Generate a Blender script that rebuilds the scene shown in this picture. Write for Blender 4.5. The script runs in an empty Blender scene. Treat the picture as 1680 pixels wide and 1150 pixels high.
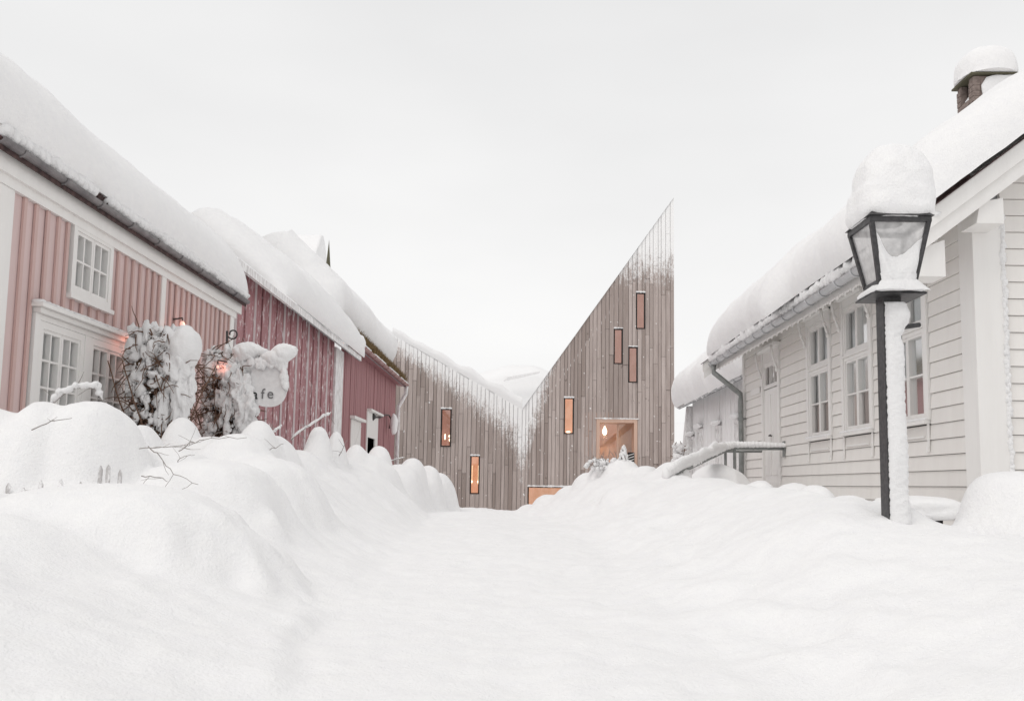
import bpy, bmesh, math, random
import numpy as np
from mathutils import Vector, Matrix, noise as mnoise

R_ = math.radians
scene = bpy.context.scene
col = scene.collection
rnd = random.Random(7)

# ------------------------------------------------------------------ camera
PITCH, ROLL, YAW = R_(5.8), R_(0.92), R_(0.75)
FOC, SHY, ASP = 1450 / 1680, 0.0435, 700 / 1024
cam_d = bpy.data.cameras.new('camera'); cam = bpy.data.objects.new('camera', cam_d); col.objects.link(cam)
cam_d.sensor_width = 36.0; cam_d.lens = 36.0 * FOC; cam_d.shift_y = SHY
cam_d.clip_start = 0.05; cam_d.clip_end = 6000
CM = Matrix.Rotation(YAW, 3, 'Z') @ Matrix.Rotation(math.pi / 2 + PITCH, 3, 'X') @ Matrix.Rotation(ROLL, 3, 'Z')
CP = Vector((0, 0, 1.5))
cam.matrix_world = Matrix.Translation(CP) @ CM.to_4x4()
scene.camera = cam

def at(px, py, X=None, Y=None):
    """point of the place seen at photo pixel (px, py) on the plane x = X or y = Y"""
    d = CM @ Vector(((px / 1680 - .5) / FOC, ((.5 - py / 1150) * ASP + SHY) / FOC, -1))
    t = (X - CP.x) / d.x if X is not None else (Y - CP.y) / d.y
    return CP + d * t

# ------------------------------------------------------------------ world, sun, exposure
SUN_EL, SUN_AZ = R_(56), R_(224)         # azimuth clockwise from +Y (the street direction)
world = bpy.data.worlds.new('World'); scene.world = world; world.use_nodes = True
wn, wl = world.node_tree.nodes, world.node_tree.links
wn.clear()
wo = wn.new('ShaderNodeOutputWorld'); bg = wn.new('ShaderNodeBackground')
sky = wn.new('ShaderNodeTexSky'); sky.sky_type = 'NISHITA'; sky.sun_disc = False
sky.sun_elevation = SUN_EL; sky.sun_rotation = SUN_AZ; sky.air_density = 1.0; sky.dust_density = 4.0
tc = wn.new('ShaderNodeTexCoord')
nz = wn.new('ShaderNodeTexNoise'); nz.inputs['Scale'].default_value = 1.6; nz.inputs['Detail'].default_value = 4
mp = wn.new('ShaderNodeMapping'); mp.inputs['Scale'].default_value = (1, 1, 2.6)
cr = wn.new('ShaderNodeValToRGB')
cr.color_ramp.elements[0].position = .3; cr.color_ramp.elements[0].color = (8.2, 8.15, 8.08, 1)
cr.color_ramp.elements[1].position = .75; cr.color_ramp.elements[1].color = (9.3, 9.23, 9.12, 1)
# the cloud deck: brighter low down, a little greyer overhead
sep = wn.new('ShaderNodeSeparateXYZ')
zr = wn.new('ShaderNodeValToRGB')
zr.color_ramp.elements[0].position = .0; zr.color_ramp.elements[0].color = (1.0, 1.0, 1.0, 1)
zr.color_ramp.elements[1].position = .75; zr.color_ramp.elements[1].color = (.80, .803, .81, 1)
mul = wn.new('ShaderNodeMix'); mul.data_type = 'RGBA'; mul.blend_type = 'MULTIPLY'; mul.inputs[0].default_value = 1
mix = wn.new('ShaderNodeMix'); mix.data_type = 'RGBA'; mix.inputs[0].default_value = .95
wl.new(tc.outputs['Generated'], mp.inputs['Vector']); wl.new(mp.outputs[0], nz.inputs['Vector'])
wl.new(tc.outputs['Generated'], sep.inputs[0]); wl.new(sep.outputs['Z'], zr.inputs[0])
wl.new(nz.outputs['Fac'], cr.inputs[0]); wl.new(cr.outputs[0], mul.inputs[6]); wl.new(zr.outputs[0], mul.inputs[7])
wl.new(sky.outputs[0], mix.inputs[6]); wl.new(mul.outputs[2], mix.inputs[7])
wl.new(mix.outputs[2], bg.inputs['Color']); wl.new(bg.outputs[0], wo.inputs[0])
bg.inputs['Strength'].default_value = 0.1
sd = bpy.data.lights.new('sun', 'SUN'); sd.energy = 0.72; sd.angle = R_(35); sd.color = (1, .97, .94)
so = bpy.data.objects.new('sun', sd); col.objects.link(so)
sdir = Vector((math.sin(SUN_AZ) * math.cos(SUN_EL), math.cos(SUN_AZ) * math.cos(SUN_EL), math.sin(SUN_EL)))
so.rotation_euler = (-sdir).to_track_quat('-Z', 'Y').to_euler()
vs = scene.view_settings; vs.view_transform = 'Standard'; vs.look = 'None'; vs.exposure = 0.19; vs.gamma = 1; vs.use_curve_mapping = False
scene.cycles.max_bounces = 8; scene.cycles.diffuse_bounces = 5; scene.cycles.transparent_max_bounces = 12
scene.cycles.caustics_reflective = False; scene.cycles.caustics_refractive = False

# ------------------------------------------------------------------ materials
MATS = {}
class NT:
    def __init__(s, name):
        m = bpy.data.materials.new(name); m.use_nodes = True; s.m = m; MATS[name] = m
        s.n, s.l = m.node_tree.nodes, m.node_tree.links
        s.b = s.n['Principled BSDF']; s.out = s.n['Material Output']
    def node(s, t, **k):
        nd = s.n.new(t)
        for a, v in k.items(): setattr(nd, a, v)
        return nd
    def link(s, a, b): s.l.new(a, b)
    def pos(s): return s.node('ShaderNodeNewGeometry').outputs['Position']
    def noise(s, scale, detail=4, vec=None, stretch=None, rough=.55):
        t = s.node('ShaderNodeTexNoise'); t.inputs['Scale'].default_value = scale; t.inputs['Detail'].default_value = detail
        t.inputs['Roughness'].default_value = rough
        v = vec or s.pos()
        if stretch:
            mp = s.node('ShaderNodeMapping'); mp.inputs['Scale'].default_value = stretch; s.link(v, mp.inputs['Vector']); v = mp.outputs[0]
        s.link(v, t.inputs['Vector']); return t.outputs['Fac']
    def ramp(s, fac, stops):
        r = s.node('ShaderNodeValToRGB'); e = r.color_ramp.elements
        while len(e) < len(stops): e.new(.5)
        for i, (p, c) in enumerate(stops):
            e[i].position = p; e[i].color = (c, c, c, 1) if isinstance(c, (int, float)) else (*c, 1)
        s.link(fac, r.inputs[0]); return r.outputs[0]
    def math(s, op, a, b=None, c=None):
        m = s.node('ShaderNodeMath', operation=op)
        for i, v in enumerate((a, b, c)):
            if v is None: continue
            if isinstance(v, (int, float)): m.inputs[i].default_value = v
            else: s.link(v, m.inputs[i])
        return m.outputs[0]
    def mixc(s, fac, a, b, blend='MIX'):
        m = s.node('ShaderNodeMix', data_type='RGBA', blend_type=blend)
        for i, v in ((0, fac), (6, a), (7, b)):
            if isinstance(v, (int, float)): m.inputs[i].default_value = v
            elif isinstance(v, tuple): m.inputs[i].default_value = (*v, 1)
            else: s.link(v, m.inputs[i])
        return m.outputs[2]
    def sepz(s, which='Z', vec=None):
        q = s.node('ShaderNodeSeparateXYZ'); s.link(vec or s.pos(), q.inputs[0]); return q.outputs[which]
    def bump(s, h, strength=.3, dist=.02):
        b = s.node('ShaderNodeBump'); b.inputs['Strength'].default_value = strength; b.inputs['Distance'].default_value = dist
        s.link(h, b.inputs['Height']); s.link(b.outputs[0], s.b.inputs['Normal'])
    def rand(s): return s.node('ShaderNodeObjectInfo').outputs['Random']
    def set(s, color=None, rough=.8, spec=.3, metal=0):
        if color is not None:
            if isinstance(color, tuple): s.b.inputs['Base Color'].default_value = (*color, 1)
            else: s.link(color, s.b.inputs['Base Color'])
        s.b.inputs['Roughness'].default_value = rough; s.b.inputs['Specular IOR Level'].default_value = spec
        s.b.inputs['Metallic'].default_value = metal
        return s.m

SNOWC = (.90, .895, .895)
t = NT('snow')
n1 = t.noise(55, 4); n2 = t.noise(9, 4); n3 = t.noise(260, 2)
h = t.math('ADD', t.math('MULTIPLY', n1, .6), t.math('ADD', t.math('MULTIPLY', n2, 1.0), t.math('MULTIPLY', n3, .12)))
t.bump(h, .6, .026)
t.set(t.mixc(t.ramp(n2, [(.3, 0), (.7, 1)]), (.885, .88, .885), (.915, .91, .905)), 1, .05)
t = NT('powder_snow')
n1 = t.noise(38, 6, rough=.7); n3 = t.noise(150, 3)
t.bump(t.math('ADD', n1, t.math('MULTIPLY', n3, .4)), .7, .022)
t.set(SNOWC, 1, .05)

def frost_mask(t, lo, hi, scale=14, stretch=(1, 1, .35)):
    """speckle of snow stuck on a surface; lo/hi: how much"""
    a = t.noise(scale, 5, stretch=stretch, rough=.7)
    return t.ramp(a, [(lo, 0), (hi, 1)])

def paint(name, c, c2=None, frost=None, windward=0, rough=.65, streak=True, var=.12):
    t = NT(name); c2 = c2 or tuple(v * .82 for v in c)
    a = t.noise(6, 5, stretch=(1, 1, .12) if streak else None, rough=.65)
    base = t.mixc(t.ramp(a, [(.35, 0), (.7, 1)]), c, c2)
    rr = t.rand()
    base = t.mixc(t.math('MULTIPLY', rr, var), base, tuple(v * .45 for v in c))
    f = None
    if frost: f = frost_mask(t, *frost)
    if windward:
        g = t.node('ShaderNodeNewGeometry'); ny = t.sepz('Y', g.outputs['True Normal'])
        w = t.math('MULTIPLY', t.math('LESS_THAN', ny, -.5), t.ramp(t.noise(7, 4, stretch=(1, 1, .4)), [(.5 - .25 * windward, 0), (.72 - .3 * windward, 1)]))
        f = t.math('MAXIMUM', f, w) if f is not None else w
    if f is not None: base = t.mixc(f, base, SNOWC)
    t.bump(t.noise(40, 3, stretch=(1, 1, .08)), .12, .01)
    return t.set(base, rough, .3)

paint('white_paint', (.82, .795, .765), (.78, .752, .722), rough=.55, var=.08)
paint('white_trim', (.83, .815, .795), (.79, .772, .752), rough=.5, var=.04)
paint('white_frosted', (.86, .845, .84), (.81, .795, .79), frost=(.40, .60, 11, (1, 1, .22)), var=.08)
paint('trim_frosted', (.74, .72, .71), frost=(.4, .6, 12, (1, 1, .35)), var=.04)
paint('pink_paint', (.70, .545, .53), (.63, .49, .475), rough=.6, var=.16)
paint('pink_batten', (.63, .45, .42), (.56, .39, .36), rough=.6, var=.15)
paint('red_paint', (.43, .215, .228), (.37, .185, .198), frost=(.54, .65, 8, (1, 1, .45)), rough=.65, var=.2)
paint('red_batten', (.42, .21, .222), (.36, .18, .192), windward=1.25, rough=.65, var=.15)
paint('red_paint_clean', (.41, .20, .21), (.33, .165, .173), rough=.65, var=.2)
paint('grey_post', (.30, .30, .31), var=.03)
t = NT('lamp_iron'); a = t.noise(30, 4); t.bump(a, .15, .004)
t.set(t.mixc(t.ramp(a, [(.4, 0), (.65, 1)]), (.035, .034, .036), (.065, .063, .065)), .45, .4)
t = NT('wrought_iron'); t.set((.05, .045, .045), .5, .4)
paint('grey_picket', (.55, .53, .525), frost=(.42, .6, 20, (1, 1, .5)))
t = NT('zinc'); a = t.noise(5, 4)
t.set(t.mixc(t.ramp(a, [(.35, 0), (.7, 1)]), (.46, .465, .475), (.58, .585, .595)), .42, .5, .35)
t = NT('old_zinc'); a = t.noise(6, 4)
t.set(t.mixc(t.ramp(a, [(.35, 0), (.7, 1)]), (.15, .14, .145), (.26, .245, .245)), .5, .5, .25)
t = NT('pipe_grey'); a = t.noise(8, 4)
t.set(t.mixc(t.ramp(a, [(.35, 0), (.7, 1)]), (.20, .21, .205), (.29, .30, .29)), .5, .4)
t = NT('red_metal'); a = t.noise(8, 4)
t.set(t.mixc(a, (.30, .16, .155), (.40, .26, .25)), .45, .4)
t = NT('dark_void'); t.set((.012, .008, .009), .9, .1)
t = NT('dark_red_door'); t.set(t.mixc(t.noise(8, 4), (.035, .006, .008), (.075, .012, .014)), .6, .3)
t = NT('tile'); a = t.noise(12, 4)
t.set(t.mixc(t.ramp(a, [(.35, 0), (.7, 1)]), (.045, .030, .030), (.12, .075, .07)), .8, .2)
t = NT('brick'); a = t.noise(18, 4)
t.set(t.mixc(t.ramp(a, [(.35, 0), (.7, 1)]), (.19, .15, .135), (.30, .245, .22)), .9, .2)
t = NT('slate'); t.set(t.mixc(t.noise(3, 4), (.09, .085, .055), (.14, .13, .09)), .8, .2)
t = NT('dry_grass'); a = t.rand(); t.set(t.mixc(t.noise(25, 3), (.14, .09, .045), (.30, .22, .12)), .95, .1)
t = NT('twig'); t.set(t.mixc(t.noise(40, 3), (.10, .058, .04), (.21, .135, .10)), .9, .15)
t = NT('grey_twig'); t.set(t.mixc(t.noise(40, 3), (.26, .235, .22), (.38, .355, .34)), .9, .15)
t = NT('dead_leaf'); t.set(t.mixc(t.noise(14, 3), (.075, .045, .03), (.19, .125, .085)), .9, .15)
t = NT('sign_white'); a = t.noise(16, 5); t.bump(a, .2, .01)
t.set(t.mixc(t.ramp(a, [(.4, 0), (.7, 1)]), (.70, .69, .69), (.80, .79, .79)), .6, .3)
t = NT('sign_black'); t.set((.03, .03, .032), .6, .3)
t = NT('sign_faded'); t.set((.16, .155, .16), .7, .3)
t = NT('curtain_brown'); a = t.noise(10, 3, stretch=(1, 1, .1)); t.set(t.mixc(a, (.50, .42, .39), (.62, .53, .50)), .95, .1)
t = NT('pale_pane_back'); a = t.noise(10, 3, stretch=(1, 1, .1)); t.set(t.mixc(a, (.60, .62, .62), (.72, .74, .74)), .95, .1)
t = NT('curtain_rust'); a = t.noise(10, 3, stretch=(1, 1, .1)); t.set(t.mixc(a, (.42, .27, .24), (.52, .37, .34)), .95, .1)
t = NT('room_grey'); t.set(t.mixc(t.noise(2, 3), (.34, .35, .35), (.46, .47, .47)), .95, .1)

def glass(name, refl=.22, tint=(.86, .88, .88), rough=.02):
    t = NT(name); t.n.remove(t.b)
    tr = t.node('ShaderNodeBsdfTransparent'); tr.inputs[0].default_value = (*tint, 1)
    gl = t.node('ShaderNodeBsdfGlossy'); gl.inputs['Roughness'].default_value = rough; gl.inputs[0].default_value = (.95, .96, .97, 1)
    fr = t.node('ShaderNodeFresnel'); fr.inputs[0].default_value = 1.45
    ms = t.node('ShaderNodeMixShader')
    t.link(t.math('MINIMUM', t.math('ADD', t.math('MULTIPLY', fr.outputs[0], .6), refl), 1.0), ms.inputs[0])
    t.link(tr.outputs[0], ms.inputs[1]); t.link(gl.outputs[0], ms.inputs[2]); t.link(ms.outputs[0], t.out.inputs[0])
    return t.m
glass('glass', .06, (.96, .97, .97), .06); glass('clear_glass', .05, (.97, .96, .95)); glass('door_glass', .10, (.97, .96, .95)); pass
t = NT('frosted_lamp_glass'); n0 = t.noise(20, 4); t.set((.80, .79, .785), .25, .5); t.link(t.ramp(n0, [(.3, .42), (.7, .62)]), t.b.inputs['Alpha'])

def emitter(name, c, s):
    t = NT(name); t.set((.8, .7, .6), .6, .2); t.b.inputs['Emission Color'].default_value = (*c, 1); t.b.inputs['Emission Strength'].default_value = s
emitter('warm_glow', (1, .86, .62), 2.6); emitter('tube_glow', (1, .78, .5), 1.6); emitter('red_glow', (1, .42, .34), .6)
def glow_room(name, c1, c2, s):  # emission in the surface stands in for lamplight in the room
    t = NT(name); a = t.noise(2.2, 5, stretch=(1.5, 1, .8)); b = t.noise(14, 4, stretch=(4, 1, .3))
    c = t.mixc(t.ramp(a, [(.35, 0), (.65, 1)]), c1, c2); c = t.mixc(t.math('MULTIPLY', b, .35), c, tuple(v * .5 for v in c1))
    t.set(c, .7, .2); t.link(c, t.b.inputs['Emission Color']); t.b.inputs['Emission Strength'].default_value = s
glow_room('glow_copper', (.45, .25, .19), (.52, .32, .26), .42)
glow_room('glow_amber', (.56, .29, .155), (.62, .38, .25), .62)
glow_room('glow_plywood', (.58, .33, .20), (.66, .45, .33), .22)
t = NT('plywood'); a = t.noise(10, 4, stretch=(1, 1, .15)); t.set(t.mixc(a, (.56, .37, .28), (.66, .47, .38)), .6, .3)
t = NT('lobby_grey'); a = t.noise(6, 4, stretch=(1, 1, .2)); t.set(t.mixc(a, (.36, .25, .19), (.46, .34, .27)), .7, .3)
t = NT('window_black'); t.set((.016, .014, .014), .5, .3)

# ------------------------------------------------------------------ mesh helpers
class MB:
    def __init__(s): s.v, s.f = [], []
    def add(s, vs, fs):
        o = len(s.v); s.v += [tuple(p) for p in vs]; s.f += [tuple(i + o for i in f) for f in fs]; return s
    def box(s, x0, x1, y0, y1, z0, z1):
        return s.add([(x, y, z) for z in (z0, z1) for y in (y0, y1) for x in (x0, x1)],
                     [(0, 2, 3, 1), (4, 5, 7, 6), (0, 1, 5, 4), (2, 6, 7, 3), (0, 4, 6, 2), (1, 3, 7, 5)])
    def hexa(s, p):          # 8 points: bottom 4 (ccw), top 4
        return s.add(p, [(3, 2, 1, 0), (4, 5, 6, 7), (0, 1, 5, 4), (1, 2, 6, 5), (2, 3, 7, 6), (3, 0, 4, 7)])
    def prism(s, poly, a, b, axis='y'):      # polygon in the plane across the axis, extruded a..b
        n = len(poly)
        mk = {'y': lambda p, q: (p[0], q, p[1]), 'x': lambda p, q: (q, p[0], p[1]), 'z': lambda p, q: (p[0], p[1], q)}[axis]
        vs_ = [mk(p, a) for p in poly] + [mk(p, b) for p in poly]
        return s.add(vs_, [tuple(range(n)), tuple(range(2 * n - 1, n - 1, -1))] + [(i, (i + 1) % n, n + (i + 1) % n, n + i) for i in range(n)])
    def tube(s, pts, r, n=8, cap=True):
        pts = [Vector(p) for p in pts]; rs = r if isinstance(r, (list, tuple)) else [r] * len(pts)
        rings = []; up = Vector((0, 0, 1))
        d0 = (pts[1] - pts[0]).normalized(); a = d0.cross(up if abs(d0.z) < .9 else Vector((1, 0, 0))).normalized()
        o = len(s.v)
        for i, p in enumerate(pts):
            d = (pts[min(i + 1, len(pts) - 1)] - pts[max(i - 1, 0)]).normalized()
            a = (a - d * a.dot(d)).normalized(); b = d.cross(a)
            for k in range(n):
                q = 2 * math.pi * k / n; s.v.append(tuple(p + (a * math.cos(q) + b * math.sin(q)) * rs[i]))
        for i in range(len(pts) - 1):
            for k in range(n):
                s.f.append((o + i * n + k, o + i * n + (k + 1) % n, o + (i + 1) * n + (k + 1) % n, o + (i + 1) * n + k))
        if cap:
            s.f.append(tuple(o + k for k in range(n))[::-1]); s.f.append(tuple(o + (len(pts) - 1) * n + k for k in range(n)))
        return s
    def gutter(s, x, z, r, y0, y1, seg=8, th=.012):   # half pipe along y
        poly = [(x + r * math.cos(math.pi + math.pi * i / seg), z + r * math.sin(math.pi + math.pi * i / seg)) for i in range(seg + 1)]
        poly += [(x + (r - th) * math.cos(2 * math.pi - math.pi * i / seg), z + (r - th) * math.sin(2 * math.pi - math.pi * i / seg)) for i in range(seg + 1)]
        n = len(poly); h_ = seg + 1
        vs_ = [(p[0], y, p[1]) for y in (y0, y1) for p in poly]
        fs = [(i, (i + 1) % n, n + (i + 1) % n, n + i) for i in range(n)]
        for q in (0, n):
            fs += [(q + i, q + i + 1, q + n - 2 - i, q + n - 1 - i) for i in range(seg)]
        return s.add(vs_, fs)
    def blob(s, c, r, amp=.12, freq=1.6, seed=0, sub=3, flat=None, power=2.0):
        vs_, fs = ICO[sub]; c = Vector(c); out = []
        for p in vs_:
            q = Vector(p)
            if power != 2.0:
                k = (abs(q.x) ** power + abs(q.y) ** power + abs(q.z) ** power) ** (-1 / power); q = q * k
            nn = mnoise.noise(Vector(p) * freq + Vector((seed * 7.3, seed * 3.1, seed * 1.7)))
            n2_ = mnoise.noise(Vector(p) * freq * 3.3 + Vector((seed * 2.3, 9, seed)))
            q = q * (1 + amp * nn + amp * .35 * n2_)
            w = Vector((q.x * r[0], q.y * r[1], q.z * r[2]))
            if flat is not None and w.z < -flat * r[2]: w.z = -flat * r[2]
            out.append(c + w)
        return s.add(out, fs)
    def build(s, name, mat, parent=None, smooth=False):
        me = bpy.data.meshes.new(name); me.from_pydata(s.v, [], s.f); me.update()
        bm = bmesh.new(); bm.from_mesh(me); bmesh.ops.recalc_face_normals(bm, faces=bm.faces); bm.to_mesh(me); bm.free()
        if smooth: me.polygons.foreach_set('use_smooth', [True] * len(me.polygons))
        me.materials.append(MATS[mat])
        o = bpy.data.objects.new(name, me); col.objects.link(o)
        if parent: adopt(o, parent)
        return o
def adopt(o, parent):
    o.parent = parent; o.matrix_parent_inverse = Matrix.Translation(-absloc(parent))
def absloc(o):
    # meshes are written in world coordinates; only empties carry a location
    return Vector(o.location) if o.type == 'EMPTY' else Vector((0, 0, 0))
ICO = {}
for sub in (1, 2, 3, 4, 5):
    bm = bmesh.new(); bmesh.ops.create_icosphere(bm, subdivisions=sub, radius=1)
    ICO[sub] = ([tuple(v.co) for v in bm.verts], [tuple(v.index for v in f.verts) for f in bm.faces]); bm.free()
def tag(o, label=None, cat=None, group=None, kind=None):
    for k, v in (('label', label), ('category', cat), ('group', group), ('kind', kind)):
        if v: o[k] = v
    return o
def thing(name, loc, label, cat, group=None):
    o = bpy.data.objects.new(name, None); col.objects.link(o); o.location = loc; o.empty_display_size = .3
    return tag(o, label, cat, group)
def box(name, mat, parent, *b): return MB().box(*b).build(name, mat, parent)

def vnoise(x, y, seed=0):
    """smooth value noise on arrays, -1..1"""
    xi, yi = np.floor(x).astype(np.int64), np.floor(y).astype(np.int64); fx, fy = x - xi, y - yi
    def hsh(a, b):
        h_ = (a * 374761393 + b * 668265263 + seed * 1442695041) & 0xffffffff
        h_ = ((h_ ^ (h_ >> 13)) * 1274126177) & 0xffffffff
        return ((h_ ^ (h_ >> 16)) & 0xffff) / 32767.5 - 1
    u, v = fx * fx * fx * (fx * (fx * 6 - 15) + 10), fy * fy * fy * (fy * (fy * 6 - 15) + 10)
    a, b, c, d = hsh(xi, yi), hsh(xi + 1, yi), hsh(xi, yi + 1), hsh(xi + 1, yi + 1)
    return (a * (1 - u) + b * u) * (1 - v) + (c * (1 - u) + d * u) * v
def fbm(x, y, o=4, seed=0, g=.5):
    r, a = 0, 1
    for i in range(o): r = r + a * vnoise(x * 2 ** i, y * 2 ** i, seed + i); a *= g
    return r
def grid_faces(nu, nv):
    i = np.arange(nu - 1)[:, None] * nv + np.arange(nv - 1)[None, :]
    return np.stack([i, i + 1, i + nv + 1, i + nv], -1).reshape(-1, 4)
def grid_obj(name, P, mat, parent=None):
    nu, nv = P.shape[:2]; me = bpy.data.meshes.new(name)
    me.from_pydata(P.reshape(-1, 3).tolist(), [], grid_faces(nu, nv).tolist()); me.update()
    me.polygons.foreach_set('use_smooth', [True] * len(me.polygons)); me.materials.append(MATS[mat])
    o = bpy.data.objects.new(name, me); col.objects.link(o)
    if parent: adopt(o, parent)
    return o
def sstep(a, b, x):
    t_ = np.clip((x - a) / (b - a), 0, 1); return t_ * t_ * (3 - 2 * t_)

# ------------------------------------------------------------------ snow-covered ground
def IP(y, pts): return np.interp(y, [p[0] for p in pts], [p[1] for p in pts])
def terrain(X, Y):
    zp = IP(Y, [(0, .58), (3.2, .66), (4.5, .71), (6, .77), (9, .86), (11, .91), (13, .95), (15.5, 1.0), (17.6, 1.04), (18.6, 1.03), (20, .8), (24, .1), (30, -.4), (60, -.5)])
    wob = fbm(X * .35, Y * .35, 3, 3)
    # left bank
    footL = IP(Y, [(0, -.6), (3.3, -.8), (5, -1.05), (8, -1.3), (12, -1.45), (15, -1.5), (18, -1.42)]) + .16 * fbm(Y * .7, Y * 0, 3, 11)
    topL = footL - IP(Y, [(0, 1.9), (6, 2.0), (10, 1.75), (14, 1.2), (16, .7), (18, .35)])
    zL = IP(Y, [(0, .85), (3, 1.04), (4, 1.16), (5, 1.28), (5.7, 1.37), (7.5, 1.52), (10, 1.66), (13, 1.80), (16, 1.72), (17.3, 1.5), (18.2, 1.25), (19.5, .9), (24, .5), (50, 0)])
    s = np.clip((footL - X) / (footL - topL), 0, 1)
    kq = IP(Y, [(0, 0), (11, .15), (16, 1)]); prof = (1 - kq) * (.5 * s + .5 * s * s * (3 - 2 * s)) + kq * (1 - (1 - s) ** 1.9)
    zl = zp + np.maximum(zL - zp, 0) * prof
    # right bank
    footR = IP(Y, [(0, 1.2), (5, 1.0), (8, .85), (12, .55), (16, .1), (18, -.1)]) + .12 * fbm(Y * .6, Y * 0, 3, 23)
    topR = IP(Y, [(0, 3.0), (5, 2.75), (6.3, 2.5), (8, 2.55), (10, 2.55), (13, 2.4), (15, 1.9), (17, 1.35), (18, 1.2)])
    zR = IP(Y, [(0, .74), (3, .90), (4.2, 1.04), (5.2, 1.18), (5.9, 1.31), (6.6, 1.37), (8, 1.42), (10, 1.52), (13, 1.64), (15.5, 1.72), (17, 1.66), (18.2, 1.35), (19.5, .9), (24, .6), (50, 0)])
    s2 = np.clip((X - footR) / (topR - footR), 0, 1)
    zr_ = zp + np.maximum(zR - zp, 0) * (s2 * s2 * (3 - 2 * s2) * .55 + .45 * s2)
    Z = np.where(X < -.6, zl, zr_)
    # behind the right bank the ground drops a little towards the white house
    back = sstep(0, .75, X - topR - .22) * sstep(4.5, 7.0, Y + 0 * X)
    Z = Z - back * IP(Y, [(5, .14), (6, .24), (7, .30), (9, .44), (11, .42), (14, .3), (18, .2)])
    Z = Z + .05 * wob + .035 * fbm(X * 1.1, Y * 1.1, 3, 5) * sstep(-.2, 1.2, np.abs(X + .3) - .6)
    # clods broken off the plough edge and shallow tracks
    cl = fbm(X * 2.3, Y * 2.3, 3, 41)
    face = np.exp(-((X - footL + .7) / .6) ** 2)
    Z = Z + .02 * face * np.clip(cl, -.2, 1) * (Y < 17) + .05 * np.exp(-((X - footR - .6) / .7) ** 2) * cl * (Y < 17)
    Z = Z + .06 * fbm(X * .75 + Y * .3, Y * .6, 3, 77) * sstep(.3, 1.5, footL - X) * (Y < 16) + .05 * fbm(X * .7, Y * .7, 3, 87) * sstep(.2, 1.4, X - footR)
    Z = Z + .012 * fbm(X * 5, Y * 5, 3, 61) - .03 * np.clip(fbm(X * 1.6, Y * .8, 3, 71) - .45, 0, 1)
    e_ = X + 1.02 + .13 * (Y - 3.8) + .06 * fbm(Y * 1.6, X * .5, 2, 33)
    Z = Z + .06 * sstep(.06, -.02, e_) * np.exp(-np.clip(-e_, 0, 9) / .8) * sstep(3.2, 3.6, Y) * sstep(5.6, 4.6, Y)
    return Z
LUMPS = []   # (x, y, rx, ry, top, base, power)
def lump(px, py, Y, rx, ry, depth, power=2.0, kx=0):
    p = at(px, py, Y=Y); LUMPS.append((p.x, Y, rx, ry, p.z, p.z - depth, power))
# left: snow heaped on the fence and the shrubs behind the bank
lump(-40, 668, 7.0, .62, .5, .95, 3.0)
lump(75, 659, 7.0, .34, .45, .9, 2.2); lump(150, 658, 7.1, .46, .5, .95, 2.3); lump(195, 690, 7.2, .3, .4, .85, 2)
lump(235, 696, 8.2, .30, .45, .75, 2); lump(300, 684, 9.0, .24, .3, .6, 2); lump(345, 716, 8.8, .4, .5, .55, 2)
lump(270, 732, 7.8, .6, .5, .35, 1.8); lump(390, 712, 8.6, .45, .5, .7, 2.2); lump(425, 689, 9.4, .25, .35, .7, 2)
lump(450, 714, 9.8, .38, .5, .7, 2.2); lump(345, 752, 7.3, .5, .5, .22, 1.8); lump(430, 748, 8.4, .5, .6, .3, 1.8)
lump(523, 698, 11.8, .21, .24, .75, 2.3); lump(552, 706, 12.3, .17, .22, .7, 2.2); lump(490, 738, 11.2, .5, .6, .7, 2)
lump(585, 728, 13.2, .26, .3, .6, 2); lump(622, 731, 14, .23, .26, .5, 2.1); lump(600, 745, 13.4, .5, .5, .5, 2)
lump(677, 751, 15.4, .28, .36, .55, 2.2); lump(702, 763, 16.2, .3, .4, .55, 2); lump(655, 762, 15.0, .4, .5, .5, 2)
lump(722, 776, 16.9, .30, .45, .6, 2.2); lump(735, 792, 17.3, .20, .5, .6, 2.6)
lump(190, 791, 5.75, .75, .5, .16, 1.6)
# right
lump(1100, 757, 14.2, .36, .5, .5, 2); lump(1177, 761, 16.5, .55, .6, .5, 2); lump(1020, 752, 15.8, .40, .4, .5, 2)
lump(988, 751, 16.2, .24, .3, .5, 2); lump(965, 775, 16.4, .3, .4, .5, 2); lump(1060, 764, 15.4, .4, .5, .5, 2)
lump(1248, 788, 11.2, .22, .4, .38, 2.2); lump(1305, 792, 10.6, .34, .45, .38, 2); lump(1338, 795, 10.0, .27, .4, .42, 2)
lump(1392, 812, 9.3, .34, .45, .35, 2); lump(1280, 802, 9.4, .5, .6, .35, 2); lump(1215, 795, 11, .35, .5, .35, 2)
lump(1655, 774, 6.5, .34, .42, .62, 3.0); lump(1740, 786, 6.6, .5, .45, .6, 2.2); lump(1488, 826, 6.55, .16, .16, .2, 1.3)
lump(900, 811, 17.5, .32, .5, .3, 2); lump(937, 796, 17.2, .34, .5, .4, 2); lump(868, 827, 17.8, .25, .4, .2, 2)
lump(1040, 790, 13.5, .5, .7, .4, 2); lump(1150, 785, 12, .6, .7, .35, 2)
xs = np.concatenate([np.arange(-12, -5.6, .2), np.arange(-5.6, 4.6, .04), np.arange(4.6, 14, .2)])
ys_ = [0.3]
while ys_[-1] < 62: ys_.append(ys_[-1] + (.045 if 2.2 < ys_[-1] < 10 else .06 if ys_[-1] < 18.8 else .4 if ys_[-1] > 19 else .15))
ys_ = np.array(ys_)
Xg, Yg = np.meshgrid(xs, ys_, indexing='ij')
Zg = terrain(Xg, Yg)
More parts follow.
